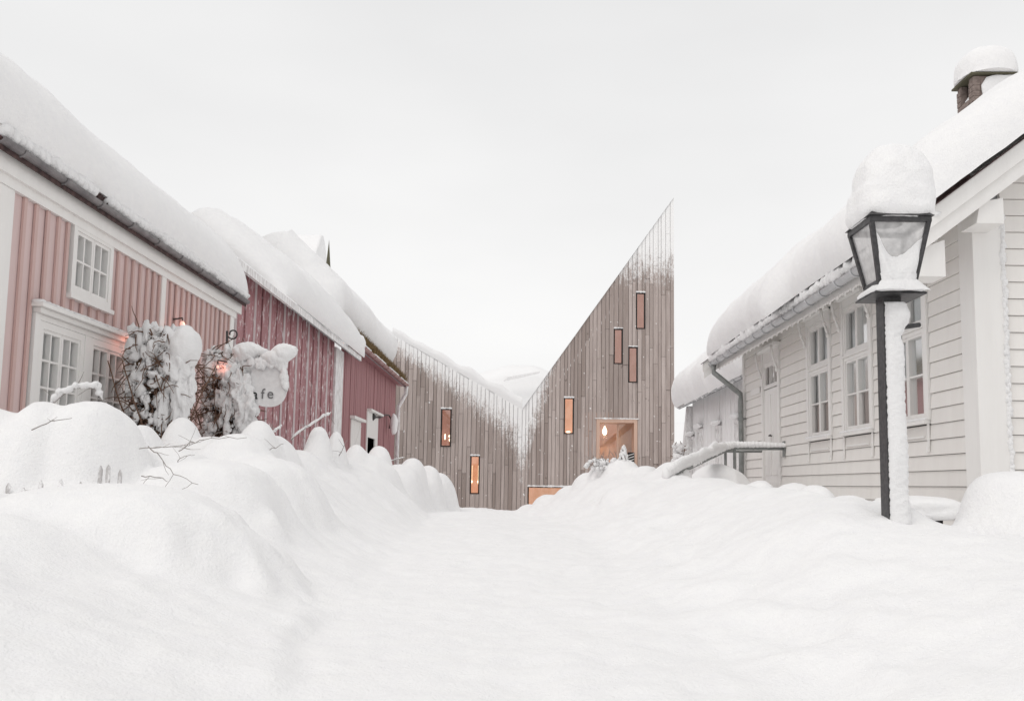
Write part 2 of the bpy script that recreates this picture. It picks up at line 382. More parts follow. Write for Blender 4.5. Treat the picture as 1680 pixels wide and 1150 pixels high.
for k, (cx, cy, rx, ry, zt, zb, pw) in enumerate(LUMPS):
    m = (np.abs(Xg - cx) < rx * 2.2) & (np.abs(Yg - cy) < ry * 2.2)
    x_, y_ = Xg[m], Yg[m]
    dn = (.12 if pw < 2.5 else .05) * fbm(x_ * 2.6, y_ * 2.6, 3, 100 + k)
    r = np.sqrt(((x_ - cx) / rx) ** 2 + ((y_ - cy) / ry) ** 2) * (1 + dn)
    h_ = np.maximum(1 - np.clip(r, 0, 1) ** pw, 0) ** (1 / pw)
    rr = min(rx, ry)
    L_ = zb + (zt - zb) * h_ - np.clip(r - .97, 0, 9) * rr * 3.0
    # powder slides down and softens the foot of every hump
    L_ = np.maximum(L_, zt - (zt - zb) * (.22 + .80 * np.clip(r, 0, 2.2)) - .8 * np.clip(r - 1.1, 0, 9))
    z0 = Zg[m]; kk = .05; d = z0 - L_
    Zg[m] = np.maximum(z0, L_) + kk * np.exp(-np.abs(d) / kk) * .3
for _ in range(2):
    Zp = np.pad(Zg, 1, mode='edge'); Zg = (Zp[1:-1, 1:-1] * 4 + Zp[:-2, 1:-1] + Zp[2:, 1:-1] + Zp[1:-1, :-2] + Zp[1:-1, 2:]) / 8
Zg = Zg + .006 * fbm(Xg * 7, Yg * 7, 3, 201) + .004 * fbm(Xg * 17, Yg * 17, 2, 207)
P = np.stack([Xg, Yg, Zg], -1)
grd = grid_obj('snow_ground', P, 'snow'); tag(grd, kind='structure')
def ground_z(x, y):
    i = min(max(np.searchsorted(xs, x), 1), len(xs) - 1); j = min(max(np.searchsorted(ys_, y), 1), len(ys_) - 1)
    return float(Zg[i, j])
fx_ = np.concatenate([np.linspace(-1500, -80, 12), np.linspace(-60, 60, 41), np.linspace(80, 1500, 12)])
fy_ = np.concatenate([[-200], np.linspace(-40, 120, 41), np.linspace(160, 2500, 14)])
FX, FY = np.meshgrid(fx_, fy_, indexing='ij')
field = grid_obj('snow_field', np.stack([FX, FY, -.95 + .1 * fbm(FX * .05, FY * .05, 3, 9)], -1), 'snow'); tag(field, kind='structure')
# low snowy hill far behind the village
hx, hy = np.meshgrid(np.linspace(-500, 500, 90), np.linspace(260, 700, 50), indexing='ij')
hz = 44 * np.exp(-((hx + 30) / 260) ** 2 - ((hy - 520) / 150) ** 2) * (1 + .25 * fbm(hx * .012, hy * .012, 4, 15)) - 3
tag(grid_obj('hill', np.stack([hx, hy, hz], -1), 'snow'), kind='structure')

# ------------------------------------------------------------------ snow on roofs
def roof_snow(name, parent, side, xe, ze, slope, L, T, y0, y1, R0=.6, R1=.6, bulge=.2, seed=0, amp=.08, mat='snow', lipR=.9, ny=None, drop=.0, tongue=None):
    """thick rounded snow sheet on one roof slope; side=+1: the roof rises towards +x"""
    cs, sn = math.cos(slope), math.sin(slope)
    ns = 46; ny = ny or int((y1 - y0) / .07) + 2
    # upslope samples denser near the eave
    q = np.linspace(0, 1, ns); s0 = q ** 1.9 * (L + bulge)
    yy = np.concatenate([y0 + (np.linspace(0, 1, 14)[:-1] ** 1.8) * min(R0, .8), np.linspace(y0 + min(R0, .8), y1 - min(R1, .8), ny)[:], y1 - (np.linspace(1, 0, 14)[1:] ** 1.8) * min(R1, .8)])
    S, Yy = np.meshgrid(s0, yy, indexing='ij')
    e0 = np.clip((Yy - y0) / R0, 0, 1); e1 = np.clip((y1 - Yy) / R1, 0, 1)
    E = (1 - (1 - e0) ** 2.2) ** (1 / 2.2) * (1 - (1 - e1) ** 2.2) ** (1 / 2.2)
    lip = bulge * (1 + .55 * fbm(Yy * .8, Yy * 0 + seed, 4, seed)) * E
    if tongue: lip = lip + tongue[1] * np.exp(-np.abs((Yy - tongue[0]) / tongue[2]) ** 2.5)
    ss = np.clip(S / lipR, 0, 1)
    th = T * (1 - (1 - ss) ** 2.6) ** (1 / 2.0) * E * (1 + amp * fbm(Yy * .55, S * .5, 4, seed + 5))
    th = th + .015 * fbm(Yy * 4, S * 4, 3, seed + 9) * ss
    s = S - lip
    X = xe + side * (s * cs - th * sn); Z = ze + s * sn + th * cs - drop * (1 - ss) * E
    P_ = np.stack([X, Yy, Z], -1)
    return grid_obj(name, P_, mat, parent)

def roof_slab(name, mat, parent, side, xe, ze, slope, L, y0, y1, th=.12):
    cs, sn = math.cos(slope) * side, math.sin(slope)
    a = (xe, ze); b = (xe + L * cs, ze + L * sn)
    return MB().prism([a, b, (b[0], b[1] - th / math.cos(slope)), (a[0], a[1] - th / math.cos(slope))], y0, y1).build(name, mat, parent)

def gutter_run(parent, x, z, r, y0, y1, mat, step, lead=.3):
    MB().gutter(x, z, r, y0, y1).build('gutter', mat, parent)
    n = int((y1 - y0 - lead) / step) + 1
    proto = None
    for i in range(n):
        y = y0 + lead + i * step
        if proto is None:
            m = MB(); pts = [(x + (r + .008) * math.cos(a), y, z + (r + .008) * math.sin(a)) for a in np.linspace(math.pi, 2 * math.pi, 9)]
            o = m.tube(pts, .012, 5).build('gutter_bracket', mat, parent); proto = (o, y)
        else:
            o = proto[0].copy(); col.objects.link(o); o.location = (0, y - proto[1], 0)

# ------------------------------------------------------------------ timber museum at the end of the street
YM = 45.0
mus = thing('timber_museum', (0, YM, -.5), 'grey vertical-boarded building with a V-shaped roofline and tall spike', 'building')
def snowed_boards(name):
    t = NT(name)
    rr = t.rand()
    base = t.mixc(t.ramp(rr, [(0, 0), (1, 1)]), (.575, .50, .468), (.34, .283, .258))
    st = t.noise(9, 5, stretch=(1, 1, .07), rough=.65)
    base = t.mixc(t.math('MULTIPLY', t.ramp(st, [(.35, 0), (.75, 1)]), .55), base, (.25, .195, .175))
    kn = t.noise(5.5, 2, stretch=(1, 1, .6)); base = t.mixc(t.ramp(kn, [(.70, 0), (.76, .6)]), base, (.11, .085, .075))
    # snow blown against the top of the wall
    x, z = t.sepz('X'), t.sepz('Z')
    dl = t.math('SUBTRACT', t.math('ADD', t.math('MULTIPLY', x, -.557), 5.30), z)     # below the left roof edge
    nearV = t.ramp(t.math('MULTIPLY', t.math('ABSOLUTE', t.math('ADD', x, .15)), .12), [(0, 1), (1, 0)])
    reach = t.math('ADD', 1.15, t.math('MULTIPLY', t.math('POWER', nearV, 2.2), 2.0))
    m1 = t.math('SUBTRACT', 1.0, t.math('DIVIDE', t.math('MAXIMUM', dl, 0.0), reach))
    m1 = t.math('MULTIPLY', t.math('MAXIMUM', m1, 0), t.math('LESS_THAN', x, .02))
    # a plume of snow right in the valley, on both sides
    ax = t.math('ABSOLUTE', t.math('ADD', x, .05))
    pl = t.math('SUBTRACT', 1.25, t.math('ADD', t.math('MULTIPLY', ax, .95), t.math('MULTIPLY', t.math('SUBTRACT', 5.3, z), .27)))
    pl = t.math('MAXIMUM', pl, 0)
    m2 = t.math('MULTIPLY', t.math('MAXIMUM', t.math('DIVIDE', t.math('SUBTRACT', z, 11.2), 3.0), 0), 1.0)   # the spike
    msk = t.math('MAXIMUM', t.math('MAXIMUM', m1, pl), t.math('MINIMUM', m2, 1.3))
    sp = t.noise(11, 6, stretch=(1.0, 1, .5), rough=.8)
    sp2 = t.noise(5, 3, stretch=(1.6, 1, .25))
    sp3 = t.noise(30, 3, stretch=(1, 1, .7), rough=.6)
    nn_ = t.math('ADD', t.math('ADD', t.math('MULTIPLY', sp, .9), t.math('MULTIPLY', sp2, .7)), t.math('MULTIPLY', sp3, .7))     # mean about 1.15
    thr = t.math('ADD', t.math('MULTIPLY', msk, 1.05), t.math('MULTIPLY', t.math('SUBTRACT', nn_, 1.15), 1.5))
    f = t.math('MULTIPLY', t.ramp(thr, [(.30, 0), (.78, 1)]), t.math('GREATER_THAN', msk, .001))
    dots = t.noise(7, 2, stretch=(1, 1, .8), rough=.4)
    f = t.math('MAXIMUM', f, t.ramp(dots, [(.725, 0), (.74, .85)]))
    t.bump(t.noise(26, 4, stretch=(1, 1, .1)), .3, .02)
    t.set(t.mixc(f, base, (.93, .925, .92)), .85, .2)
snowed_boards('weathered_board')

XL, XV, XR, XPK = -6.75, -.05, 7.70, 7.70
def top_z(x): return 5.33 + (XV - x) * .557 if x < XV else 5.33 + (x - XV) * (16.55 - 5.33) / (XR - XV)
wins = []     # (x0, x1, z0, z1, kind)
def win_px(l, t_, r, b, kind):
    a, c = at(l, t_, Y=YM), at(r, b, Y=YM); wins.append((a.x, c.x, c.z, a.z, kind))
win_px(1043.5, 480, 1058.5, 540, 'copper'); win_px(1007, 539, 1021.5, 597.5, 'copper'); win_px(1031, 569, 1046, 628, 'copper')
win_px(925.5, 652.5, 941, 712, 'amber'); win_px(724, 670.5, 739.5, 733, 'left_up'); win_px(772, 747.5, 786, 810.5, 'left_low')
win_px(866, 798, 934, 842, 'low'); win_px(978.5, 687.5, 1045.5, 776, 'door')
edges = sorted({XL, XV, XR} | {w[0] for w in wins} | {w[1] for w in wins})
merged = [edges[0]]
cols_ = []
for a, b in zip(edges[:-1], edges[1:]):
    w = b - a
    if w < .03: continue
    n = max(1, round(w / .205)); cuts = [a + w * (i + (rnd.uniform(-.16, .16) if 0 < i < n else 0)) / n for i in range(n + 1)]
    cols_ += list(zip(cuts[:-1], cuts[1:]))
nb = 0
for ci, (a, b) in enumerate(cols_):
    mid = (a + b) / 2; zt = min(top_z(a + 1e-4), top_z(b - 1e-4))
    solid = [(-.6, None)]
    cuts = sorted([(w[2], w[3]) for w in wins if w[0] - 1e-3 <= a and b <= w[1] + 1e-3])
    spans = []; z = -.6
    for c0, c1 in cuts: spans.append((z, c0)); z = c1
    spans.append((z, None))
    for z0, z1 in spans:
        end = z1 if z1 is not None else zt
        joints = [z0]
        while True:
            ln = rnd.uniform(2.6, 5.2)
            if joints[-1] + ln > end - .9: break
            joints.append(joints[-1] + ln)
        for k, j0 in enumerate(joints):
            last = k == len(joints) - 1
            g = .009; y0 = YM - rnd.uniform(0, .045); y1 = YM + .10
            za, zb = (end, end) if (z1 is not None or not last) else (top_z(a + 1e-4), top_z(b - 1e-4))
            if not last: za = zb = joints[k + 1] - .012
            if min(za, zb) - j0 < .05: continue
            MB().hexa([(a + g, y0, j0), (b - g, y0, j0), (b - g, y1, j0), (a + g, y1, j0), (a + g, y0, za), (b - g, y0, zb), (b - g, y1, zb), (a + g, y1, za)]).build('board', 'weathered_board', mus); nb += 1
# body behind the cladding
DP = 14
body = MB()
body.box(XR - .12, XR - .02, YM + .12, YM + DP, -.6, 15.9)
body.box(XL, XL + .1, YM + .12, YM + DP, -.6, top_z(XL) - .2)
body.box(XL + .11, XR - .13, YM + DP - .1, YM + DP, -.6, 5.2)
body.prism([(XL, top_z(XL)), (XV, 5.33), (XV, 5.08), (XL, top_z(XL) - .25)], YM + .11, YM + DP)
body.prism([(XV, 5.33), (XR, 16.55), (XR, 16.15), (XV, 5.08)], YM + .11, YM + DP)
body.prism([(XV, 5.0), (XR - .13, 15.7), (XR - .13, -.6), (XV, -.6)], YM + DP - .2, YM + DP - .12)
body.prism([(XL + .11, top_z(XL) - .4), (XV, 5.0), (XV, -.6), (XL + .11, -.6)], YM + DP - .2, YM + DP - .12)
body.build('roof_and_rear_walls', 'grey_post', mus)
# snow lying along the roof edges
m = MB()
def edge_snow(m, xa, xb, w0, w1, n=60, seed=0, y0=YM - .05, y1=YM + 6):
    top = []; o = len(m.v)
    for i in range(n + 1):
        x = xa + (xb - xa) * i / n; tt = w0 + (w1 - w0) * i / n; tt *= 1 + .35 * mnoise.noise(Vector((x * 1.3, seed, 0)))
        z = top_z(x)
        for (yy, zz) in ((y0 + .02, z + .012), (y0 - .03, z + tt * .45), (y0 + .05, z + tt * .9), (y0 + .25, z + tt * 1.05), (y1, z + tt)):
            m.v.append((x, yy, zz))
    for i in range(n):
        for k in range(4): m.f.append((o + i * 5 + k, o + i * 5 + k + 1, o + (i + 1) * 5 + k + 1, o + (i + 1) * 5 + k))
edge_snow(m, XL - .05, XV - .01, .42, .62, seed=3); m.build('roof_snow', 'powder_snow', mus, True)
m = MB(); edge_snow(m, XV + .012, XR - .012, .05, .012, seed=8); m.build('roof_snow', 'powder_snow', mus, True)

WN = {'copper': 'glow_copper', 'amber': 'glow_amber', 'left_up': 'glow_copper', 'left_low': 'glow_amber', 'low': 'glow_amber'}
for (x0, x1, z0, z1, kind) in wins:
    if kind == 'door': continue
    fw = .055
    w = MB(); y0, y1 = YM - .05, YM + .14
    w.box(x0, x0 + fw, y0, y1, z0, z1).box(x1 - fw, x1, y0, y1, z0, z1).box(x0 + fw, x1 - fw, y0, y1, z1 - fw, z1).box(x0 + fw, x1 - fw, y0, y1, z0, z0 + fw)
    wo_ = w.build('window', 'window_black', mus)
    box('pane', 'clear_glass', wo_, x0 + fw, x1 - fw, YM + .03, YM + .038, z0 + fw, z1 - fw)
    # plywood-lined reveal behind the glass; its own glow replaces room light
    n_ = MB(); e = .02
    n_.box(x0 + fw - e, x1 - fw + e, YM + .62, YM + .66, z0, z1)
    n_.box(x0 + fw - e, x0 + fw - .004, YM + .145, YM + .62, z0, z1).box(x1 - fw + .004, x1 - fw + e, YM + .145, YM + .62, z0, z1)
    n_.box(x0 + fw, x1 - fw, YM + .145, YM + .62, z1 - fw + .004, z1 - fw + .03).box(x0 + fw, x1 - fw, YM + .145, YM + .62, z0 + fw - .03, z0 + fw - .004)
    n_.build('glow_reveal', WN[kind], wo_)
    if kind == 'left_low':
        for xx in (x0 + fw + .025, x1 - fw - .025):
            MB().tube([(xx, YM + .3, z0 + .5), (xx, YM + .3, z0 + 1.45)], .012, 6).build('lamp_tube', 'tube_glow', wo_)
            MB().blob((xx, YM + .25, z0 + .62), (.035, .04, .07), 0, sub=2).build('bulb_or_glint', 'warm_glow', wo_, True)
    if kind == 'left_up':  # glowing blobs imitate reflections on this pane
        for xx, zz, rz in ((x0 + .2, z0 + .52, .16), (x1 - .11, z0 + .55, .07), (x1 - .09, z0 + .36, .08)):
            MB().blob((xx, YM + .3, zz), (.04, .04, rz), .1, sub=2).build('bulb_or_glint', 'warm_glow', wo_, True)
    if kind == 'amber':
        MB().blob(((x0 + x1) / 2, YM + .4, z0 + .12), (.12, .05, .045), .1, sub=2).build('bulb_or_glint', 'warm_glow', wo_, True)
    m = MB()
    nn = max(3, int((x1 - x0) / .12))
    for i in range(nn):
        m.blob((x0 + (x1 - x0) * (i + .5) / nn, YM - .045, z1 + .025), (.10, .055, .03 + .03 * rnd.random()), .3, 2, i + x0, 2)
    m.build('snow_cap', 'powder_snow', wo_, True)
# entrance
x0, x1, z0, z1, _ = [w for w in wins if w[4] == 'door'][0]
z0 = -.6
en = MB(); jw = .17
en.box(x0, x0 + jw, YM - .06, YM + .55, z0, z1).box(x1 - jw, x1, YM - .06, YM + .55, z0, z1).box(x0 + jw, x1 - jw, YM - .06, YM + .55, z1 - jw, z1)
ent = en.build('entrance_surround', 'plywood', mus)
fr = MB(); gx0, gx1, gz1 = x0 + jw, x1 - jw, z1 - jw; f_ = .045; gm = gx0 + (gx1 - gx0) * .55
fr.box(gx0, gx0 + f_, YM + .42, YM + .5, z0, gz1).box(gx1 - f_, gx1, YM + .42, YM + .5, z0, gz1).box(gx0 + f_, gx1 - f_, YM + .42, YM + .5, gz1 - f_, gz1).box(gm - .05, gm + .05, YM + .42, YM + .5, z0, gz1 - f_)
fr.build('door_frame', 'plywood', ent)
box('pane', 'door_glass', ent, gx0 + f_, gm - .05, YM + .45, YM + .458, z0, gz1 - f_)
box('pane', 'door_glass', ent, gm + .05, gx1 - f_, YM + .45, YM + .458, z0, gz1 - f_)
rm = MB(); rx0, rx1, ry0, ry1, rz1 = x0 - .5, x1 + .25, YM + .58, YM + 3.4, z1 + .35
rm.box(rx0, rx1, ry1, ry1 + .05, z0, rz1).box(rx0 - .05, rx0, ry0, ry1, z0, rz1).box(rx1, rx1 + .05, ry0, ry1, z0, rz1).box(rx0, rx1, ry0, ry1, rz1, rz1 + .05).box(rx0, rx1, ry0, ry1, z0 - .05, z0 - .01)
rm.build('lobby_wall', 'glow_plywood', mus)  # walls also glow by themselves to look lamplit
m = MB(); m.box(gm + .15, rx1 - .02, YM + 1.7, YM + 1.76, z0, rz1 - .02); m.build('lobby_partition', 'lobby_grey', mus)
m = MB(); m.box(rx0 + .02, gm + .1, YM + 2.3, YM + 2.9, z0, gz1 - 1.15); m.build('lobby_counter', 'plywood', mus)
MB().prism([(rx0 + .1, gz1 - 1.0), (gm + .3, gz1 - .55), (gm + .3, gz1 - .40), (rx0 + .1, gz1 - .85)], YM + 3.2, YM + 3.3).build('reflected_slant', 'plywood', mus)  # slanting strip imitates a diagonal reflection in the door glass
lx, lz = at(992, 707, Y=YM + 1.2).x, at(992, 707, Y=YM + 1.2).z
lp = thing('pendant_lamp', (lx, YM + 1.2, lz), 'glowing drop-shaped pendant lamp inside the lit entrance of the boarded building', 'lamp')
pr = [(.0, -.20), (.08, -.18), (.125, -.10), (.13, -.02), (.10, .08), (.055, .18), (.02, .27)]
m = MB(); n = 14
vv = [(lx + r * math.cos(2 * math.pi * k / n), YM + 1.2 + r * math.sin(2 * math.pi * k / n), lz + z) for r, z in pr for k in range(n)]
m.add(vv, [(i * n + k, i * n + (k + 1) % n, (i + 1) * n + (k + 1) % n, (i + 1) * n + k) for i in range(len(pr) - 1) for k in range(n)])
m.build('lamp_shade', 'warm_glow', lp, True)
MB().tube([(lx, YM + 1.2, lz + .27), (lx, YM + 1.2, rz1)], .008, 5).build('cord', 'wrought_iron', lp)
pd = bpy.data.lights.new('lobby_light', 'POINT'); pd.energy = 40; pd.color = (1, .72, .48); pd.shadow_soft_size = .12
po = bpy.data.objects.new('lobby_light', pd); col.objects.link(po); po.location = (lx, YM + 1.2, lz - .35); po.parent = lp; po.matrix_parent_inverse = Matrix.Translation(-Vector(lp.location))
m = MB(); nn = 16
for i in range(nn): m.blob((x0 - .05 + (x1 - x0 + .1) * (i + .5) / nn, YM - .05, z1 + .03), (.11, .06, .02 + .035 * rnd.random() * (1.5 if i < 5 else .8)), .3, 2, i, 2)
m.build('snow_cap', 'powder_snow', ent, True)
# striped board at the foot of the entrance
sb_ = at(1037, 748, Y=YM - .5)
sg = thing('notice_board', (sb_.x, YM - .5, -.5), 'black board with white slanting strokes standing at the lit entrance', 'board')
bx0, bx1, bz0, bz1 = at(1030, 742, Y=YM - .5).x, at(1041, 742, Y=YM - .5).x, -.5, at(1030, 742, Y=YM - .5).z
box('panel', 'window_black', sg, bx0, bx1, YM - .5, YM - .46, bz0, bz1)
for k in range(5):
    zz = bz1 - .12 - k * .14
    MB().hexa([(bx0 + .02, YM - .515, zz - .06), (bx1 - .02, YM - .515, zz + .04), (bx1 - .02, YM - .502, zz + .04), (bx0 + .02, YM - .502, zz - .06), (bx0 + .02, YM - .515, zz - .03), (bx1 - .02, YM - .515, zz + .075), (bx1 - .02, YM - .502, zz + .075), (bx0 + .02, YM - .502, zz - .03)]).build('stroke', 'white_trim', sg)

# ------------------------------------------------------------------ building behind the valley, church
hb = thing('distant_house', (1, 78, -.5), 'distant house under deep snow glimpsed through the V of the roofline', 'house')
c = at(825, 640, Y=78); e1 = at(887, 612, Y=78)
m = MB(); m.box(-9, 8, 79, 88, -.6, 5.4).build('wall', 'white_frosted', hb)
pts = []
m = MB(); n = 40
P_ = []
for i in range(n + 1):
    x = -10.5 + 20 * i / n
    zt_ = 10.6 + 2.2 * math.exp(-((x + 0.5) / 5.5) ** 2) + .25 * mnoise.noise(Vector((x * .5, 1, 0)))
    P_.append([(x, 78.0, 5.0), (x, 77.5, 5.2), (x, 77.35, 5.8), (x, 77.5, 7.0), (x, 78.6, zt_ - 1.6), (x, 83, zt_), (x, 88.5, zt_ - 1.5)])
grid_obj('roof_snow', np.array(P_), 'snow', hb)
MB().hexa([tuple(at(826, 624.5, Y=77)), tuple(at(885, 611.5, Y=77)), tuple(at(885, 611.5, Y=77) + Vector((0, .5, 0))), tuple(at(826, 624.5, Y=77) + Vector((0, .5, 0))), tuple(at(832, 619, Y=77)), tuple(at(886, 609, Y=77)), tuple(at(886, 609, Y=77) + Vector((0, .5, 0))), tuple(at(832, 619, Y=77) + Vector((0, .5, 0)))]).build('eave_shade_strip', 'white_frosted', hb)  # strip stands in for the shadow along the underside of the eave

YC = 92
tip, bl, br = at(540, 393, Y=YC), at(532.5, 452, Y=YC), at(543, 452, Y=YC)
ch = thing('church', (tip.x, YC, -.5), 'church with a thin dark spire rising behind the snowy red barn roof', 'church')
hw = (br.x - bl.x) / 2; cx = (bl.x + br.x) / 2; zb_ = bl.z - 5; k = (tip.z - zb_) / (tip.z - bl.z)
hw2 = hw * k
m = MB(); n = 6
vv = [(cx + hw2 * math.cos(math.pi / 6 + 2 * math.pi * i / n), YC + hw2 * math.sin(math.pi / 6 + 2 * math.pi * i / n), zb_) for i in range(n)] + [(tip.x, YC, tip.z)]
m.add(vv, [(i, (i + 1) % n, n) for i in range(n)] + [tuple(range(n))[::-1]]); m.build('spire', 'slate', ch)
box('tower', 'white_frosted', ch, cx - 1.3, cx + 1.3, YC - 1.3, YC + 1.3, -.6, zb_ - .01)
na = at(440, 376, Y=YC + 3); nb2 = at(526, 376, Y=YC + 3)
m = MB(); m.box(na.x, nb2.x - .3, YC + 1.8, YC + 8.6, -.6, na.z - 5.2); m.build('nave_wall', 'white_frosted', ch)
P_ = []
for i in range(41):
    u = i / 40; x = na.x - .3 + (nb2.x - na.x + .3) * u; q = .10 * mnoise.noise(Vector((x, 2, 0))); k = max(0, 1 - (max(0, u - .97) / .03) ** 2) ** .5
    zr, ym = na.z - 5.4, YC + 4.8
    P_.append([(x, ym + (yy - ym) * (.15 + .85 * k), zr + (zz - zr) * k) for yy, zz in ((YC + 1.0, na.z - 5.4), (YC + .9, na.z - 4.6), (YC + 2.6, na.z - 2.2 + q), (YC + 4.2, na.z - .3 + q), (YC + 5.0, na.z + q), (YC + 6, na.z - .6 + q), (YC + 9.4, na.z - 5.4))])
grid_obj('roof_snow', np.array(P_), 'snow', ch)

# ------------------------------------------------------------------ shared house pieces
def window_frame_x(parent, xw, dirx, y0, y1, z0, z1, cols, rows, mat='white_trim', fr=.055, mun=.022, casements=1, back='room_grey', name='window', curtain=None, curt_z=.6, proud=.03, gls='glass'):
    """window in a wall of constant x; dirx: outward direction of the wall (+1/-1)"""
    def bx(m, d0, d1, ya, yb, za, zb):
        xa, xb = xw + dirx * d0, xw + dirx * d1
        m.box(min(xa, xb), max(xa, xb), ya, yb, za, zb)
    m = MB()
    bx(m, -.075, proud, y0, y0 + fr, z0, z1); bx(m, -.075, proud, y1 - fr, y1, z0, z1)
    bx(m, -.075, proud, y0 + fr, y1 - fr, z1 - fr, z1); bx(m, -.075, proud, y0 + fr, y1 - fr, z0, z0 + fr)
    w = m.build(name, mat, parent)
    iy0, iy1, iz0, iz1 = y0 + fr, y1 - fr, z0 + fr, z1 - fr
    cw = (iy1 - iy0) / casements; st = .038
    s = MB()
    for c_ in range(casements):
        a, b = iy0 + c_ * cw, iy0 + (c_ + 1) * cw
        g = .003
        bx(s, -.06, proud - .014, a + g, a + st, iz0, iz1); bx(s, -.06, proud - .014, b - st, b - g, iz0, iz1)
        bx(s, -.06, proud - .014, a + st, b - st, iz1 - st, iz1); bx(s, -.06, proud - .014, a + st, b - st, iz0, iz0 + st)
        pa, pb, pz0, pz1 = a + st, b - st, iz0 + st, iz1 - st
        for i in range(1, cols): yy = pa + (pb - pa) * i / cols; bx(s, -.05, proud - .02, yy - mun / 2, yy + mun / 2, pz0, pz1)
        for j in range(1, rows):
            zz = pz0 + (pz1 - pz0) * j / rows
            for i in range(cols):
                ya = pa + (pb - pa) * i / cols + (mun / 2 if i else 0); yb = pa + (pb - pa) * (i + 1) / cols - (mun / 2 if i < cols - 1 else 0)
                bx(s, -.05, proud - .02, ya, yb, zz - mun / 2, zz + mun / 2)
        for i in range(cols):
            for j in range(rows):
                p = MB(); ya, yb = pa + (pb - pa) * i / cols, pa + (pb - pa) * (i + 1) / cols; za, zb = pz0 + (pz1 - pz0) * j / rows, pz0 + (pz1 - pz0) * (j + 1) / rows
                xx = xw + dirx * (-.03 + rnd.uniform(-.001, .001)); tl = rnd.uniform(-.004, .004)
                p.add([(xx + tl, ya, za), (xx - tl, yb, za), (xx - tl, yb, zb), (xx + tl, ya, zb)], [(0, 1, 2, 3)]); p.build('pane', gls, w)
    s.build('sash', mat, w)
    b_ = MB(); bx(b_, -.62, -.60, y0 - .1, y1 + .1, z0 - .1, z1 + .1); b_.build('room', back, w)
    if curtain:
        q = MB(); nn = 40; o = []
        for i in range(nn + 1):
            yy = iy0 + (iy1 - iy0) * i / nn; xx = xw + dirx * (-.074 + .006 * math.sin(i * 1.1) + .003 * math.sin(i * 2.7))
            o += [(xx, yy, iz0 - .02), (xx, yy, iz0 + (iz1 - iz0) * curt_z)]
        q.add(o, [(2 * i, 2 * i + 2, 2 * i + 3, 2 * i + 1) for i in range(nn)]); q.build('curtain', curtain, w, True)
        if curt_z < .9:      # pale sheet above the half curtain, added to lighten the panes
            q = MB(); o2 = [(p[0] - dirx * .012, p[1], iz1 + .02 if k % 2 else p[2]) for k, p in enumerate(o)]
            q.add(o2, [(2 * i, 2 * i + 2, 2 * i + 3, 2 * i + 1) for i in range(nn)]); q.build('curtain', 'pale_pane_back', w, True)
    return w

def sub_intervals(a, b, holes):
    out = [(a, b)]
    for h0, h1 in holes:
        nx = []
        for p, q in out:
            if h1 <= p or h0 >= q: nx.append((p, q)); continue
            if h0 > p: nx.append((p, h0))
            if h1 < q: nx.append((h1, q))
        out = nx
    return [(p, q) for p, q in out if q - p > .015]

# ------------------------------------------------------------------ white house (right)
WX = 5.0
wh = thing('white_house', (WX, 9.7, .3), 'white lap-boarded house with snow-loaded roof, chimney and tall windows on the right', 'house')
SL = math.atan(.762)
def wroof(x): return 4.51 + .762 * (x - 4.31)
Y0, Y1 = 9.68, 19.9
wwins = [(10.92, 11.95), (12.66, 13.67), (14.35, 15.36)]
DZ0, DZ1, DY0, DY1 = .3, 4.18, 17.12, 18.40
PIT = .188
row = 0; z = .25
while z < 4.75:
    zc = z + PIT / 2
    holes = [(a - .11, b + .11) for a, b in wwins if 2.33 < zc + .05 and zc < 4.44] + ([(DY0 - .02, DY1 + .02)] if zc < DZ1 + .12 else [])
    for (a, b) in sub_intervals(Y0 + .27, Y1 - .1, holes):
        parts_ = [(a, b)]
        if b - a > 2.2 and rnd.random() < .6: c_ = a + (b - a) * rnd.uniform(.35, .65); parts_ = [(a, c_ - .002), (c_ + .002, b)]
        for a_, b_ in parts_:
            bot = .030 + rnd.uniform(-.002, .003); zt = z + PIT - .007
            MB().hexa([(WX - bot, a_, z), (WX + .02, a_, z), (WX + .02, b_, z), (WX - bot, b_, z), (WX - .012, a_, zt), (WX + .02, a_, zt), (WX + .02, b_, zt), (WX - .012, b_, zt)]).build('plank', 'white_paint', wh)
    z += PIT
GW = 8.6      # gable width
RX = WX + GW / 2
def gable_planks(yg, sgn, mat='white_paint'):
    z = .25
    while z < wroof(RX) - .5:
        zt = z + PIT - .007
        xl0 = WX + .28 if z < 4.55 else max(WX + .28, 4.31 + (zt + .14 - 4.51) / .762); xr = 2 * RX - xl0
        if xr - xl0 > .2:
            bot = .030
            ya, yb = yg - sgn * bot, yg + sgn * .02; yc = yg - sgn * .012
            MB().hexa([(xl0, ya, z), (xr, ya, z), (xr, yb, z), (xl0, yb, z), (xl0, yc, zt), (xr, yc, zt), (xr, yb, zt), (xl0, yb, zt)]).build('plank', mat, wh)
        z += PIT
gable_planks(Y0, 1)
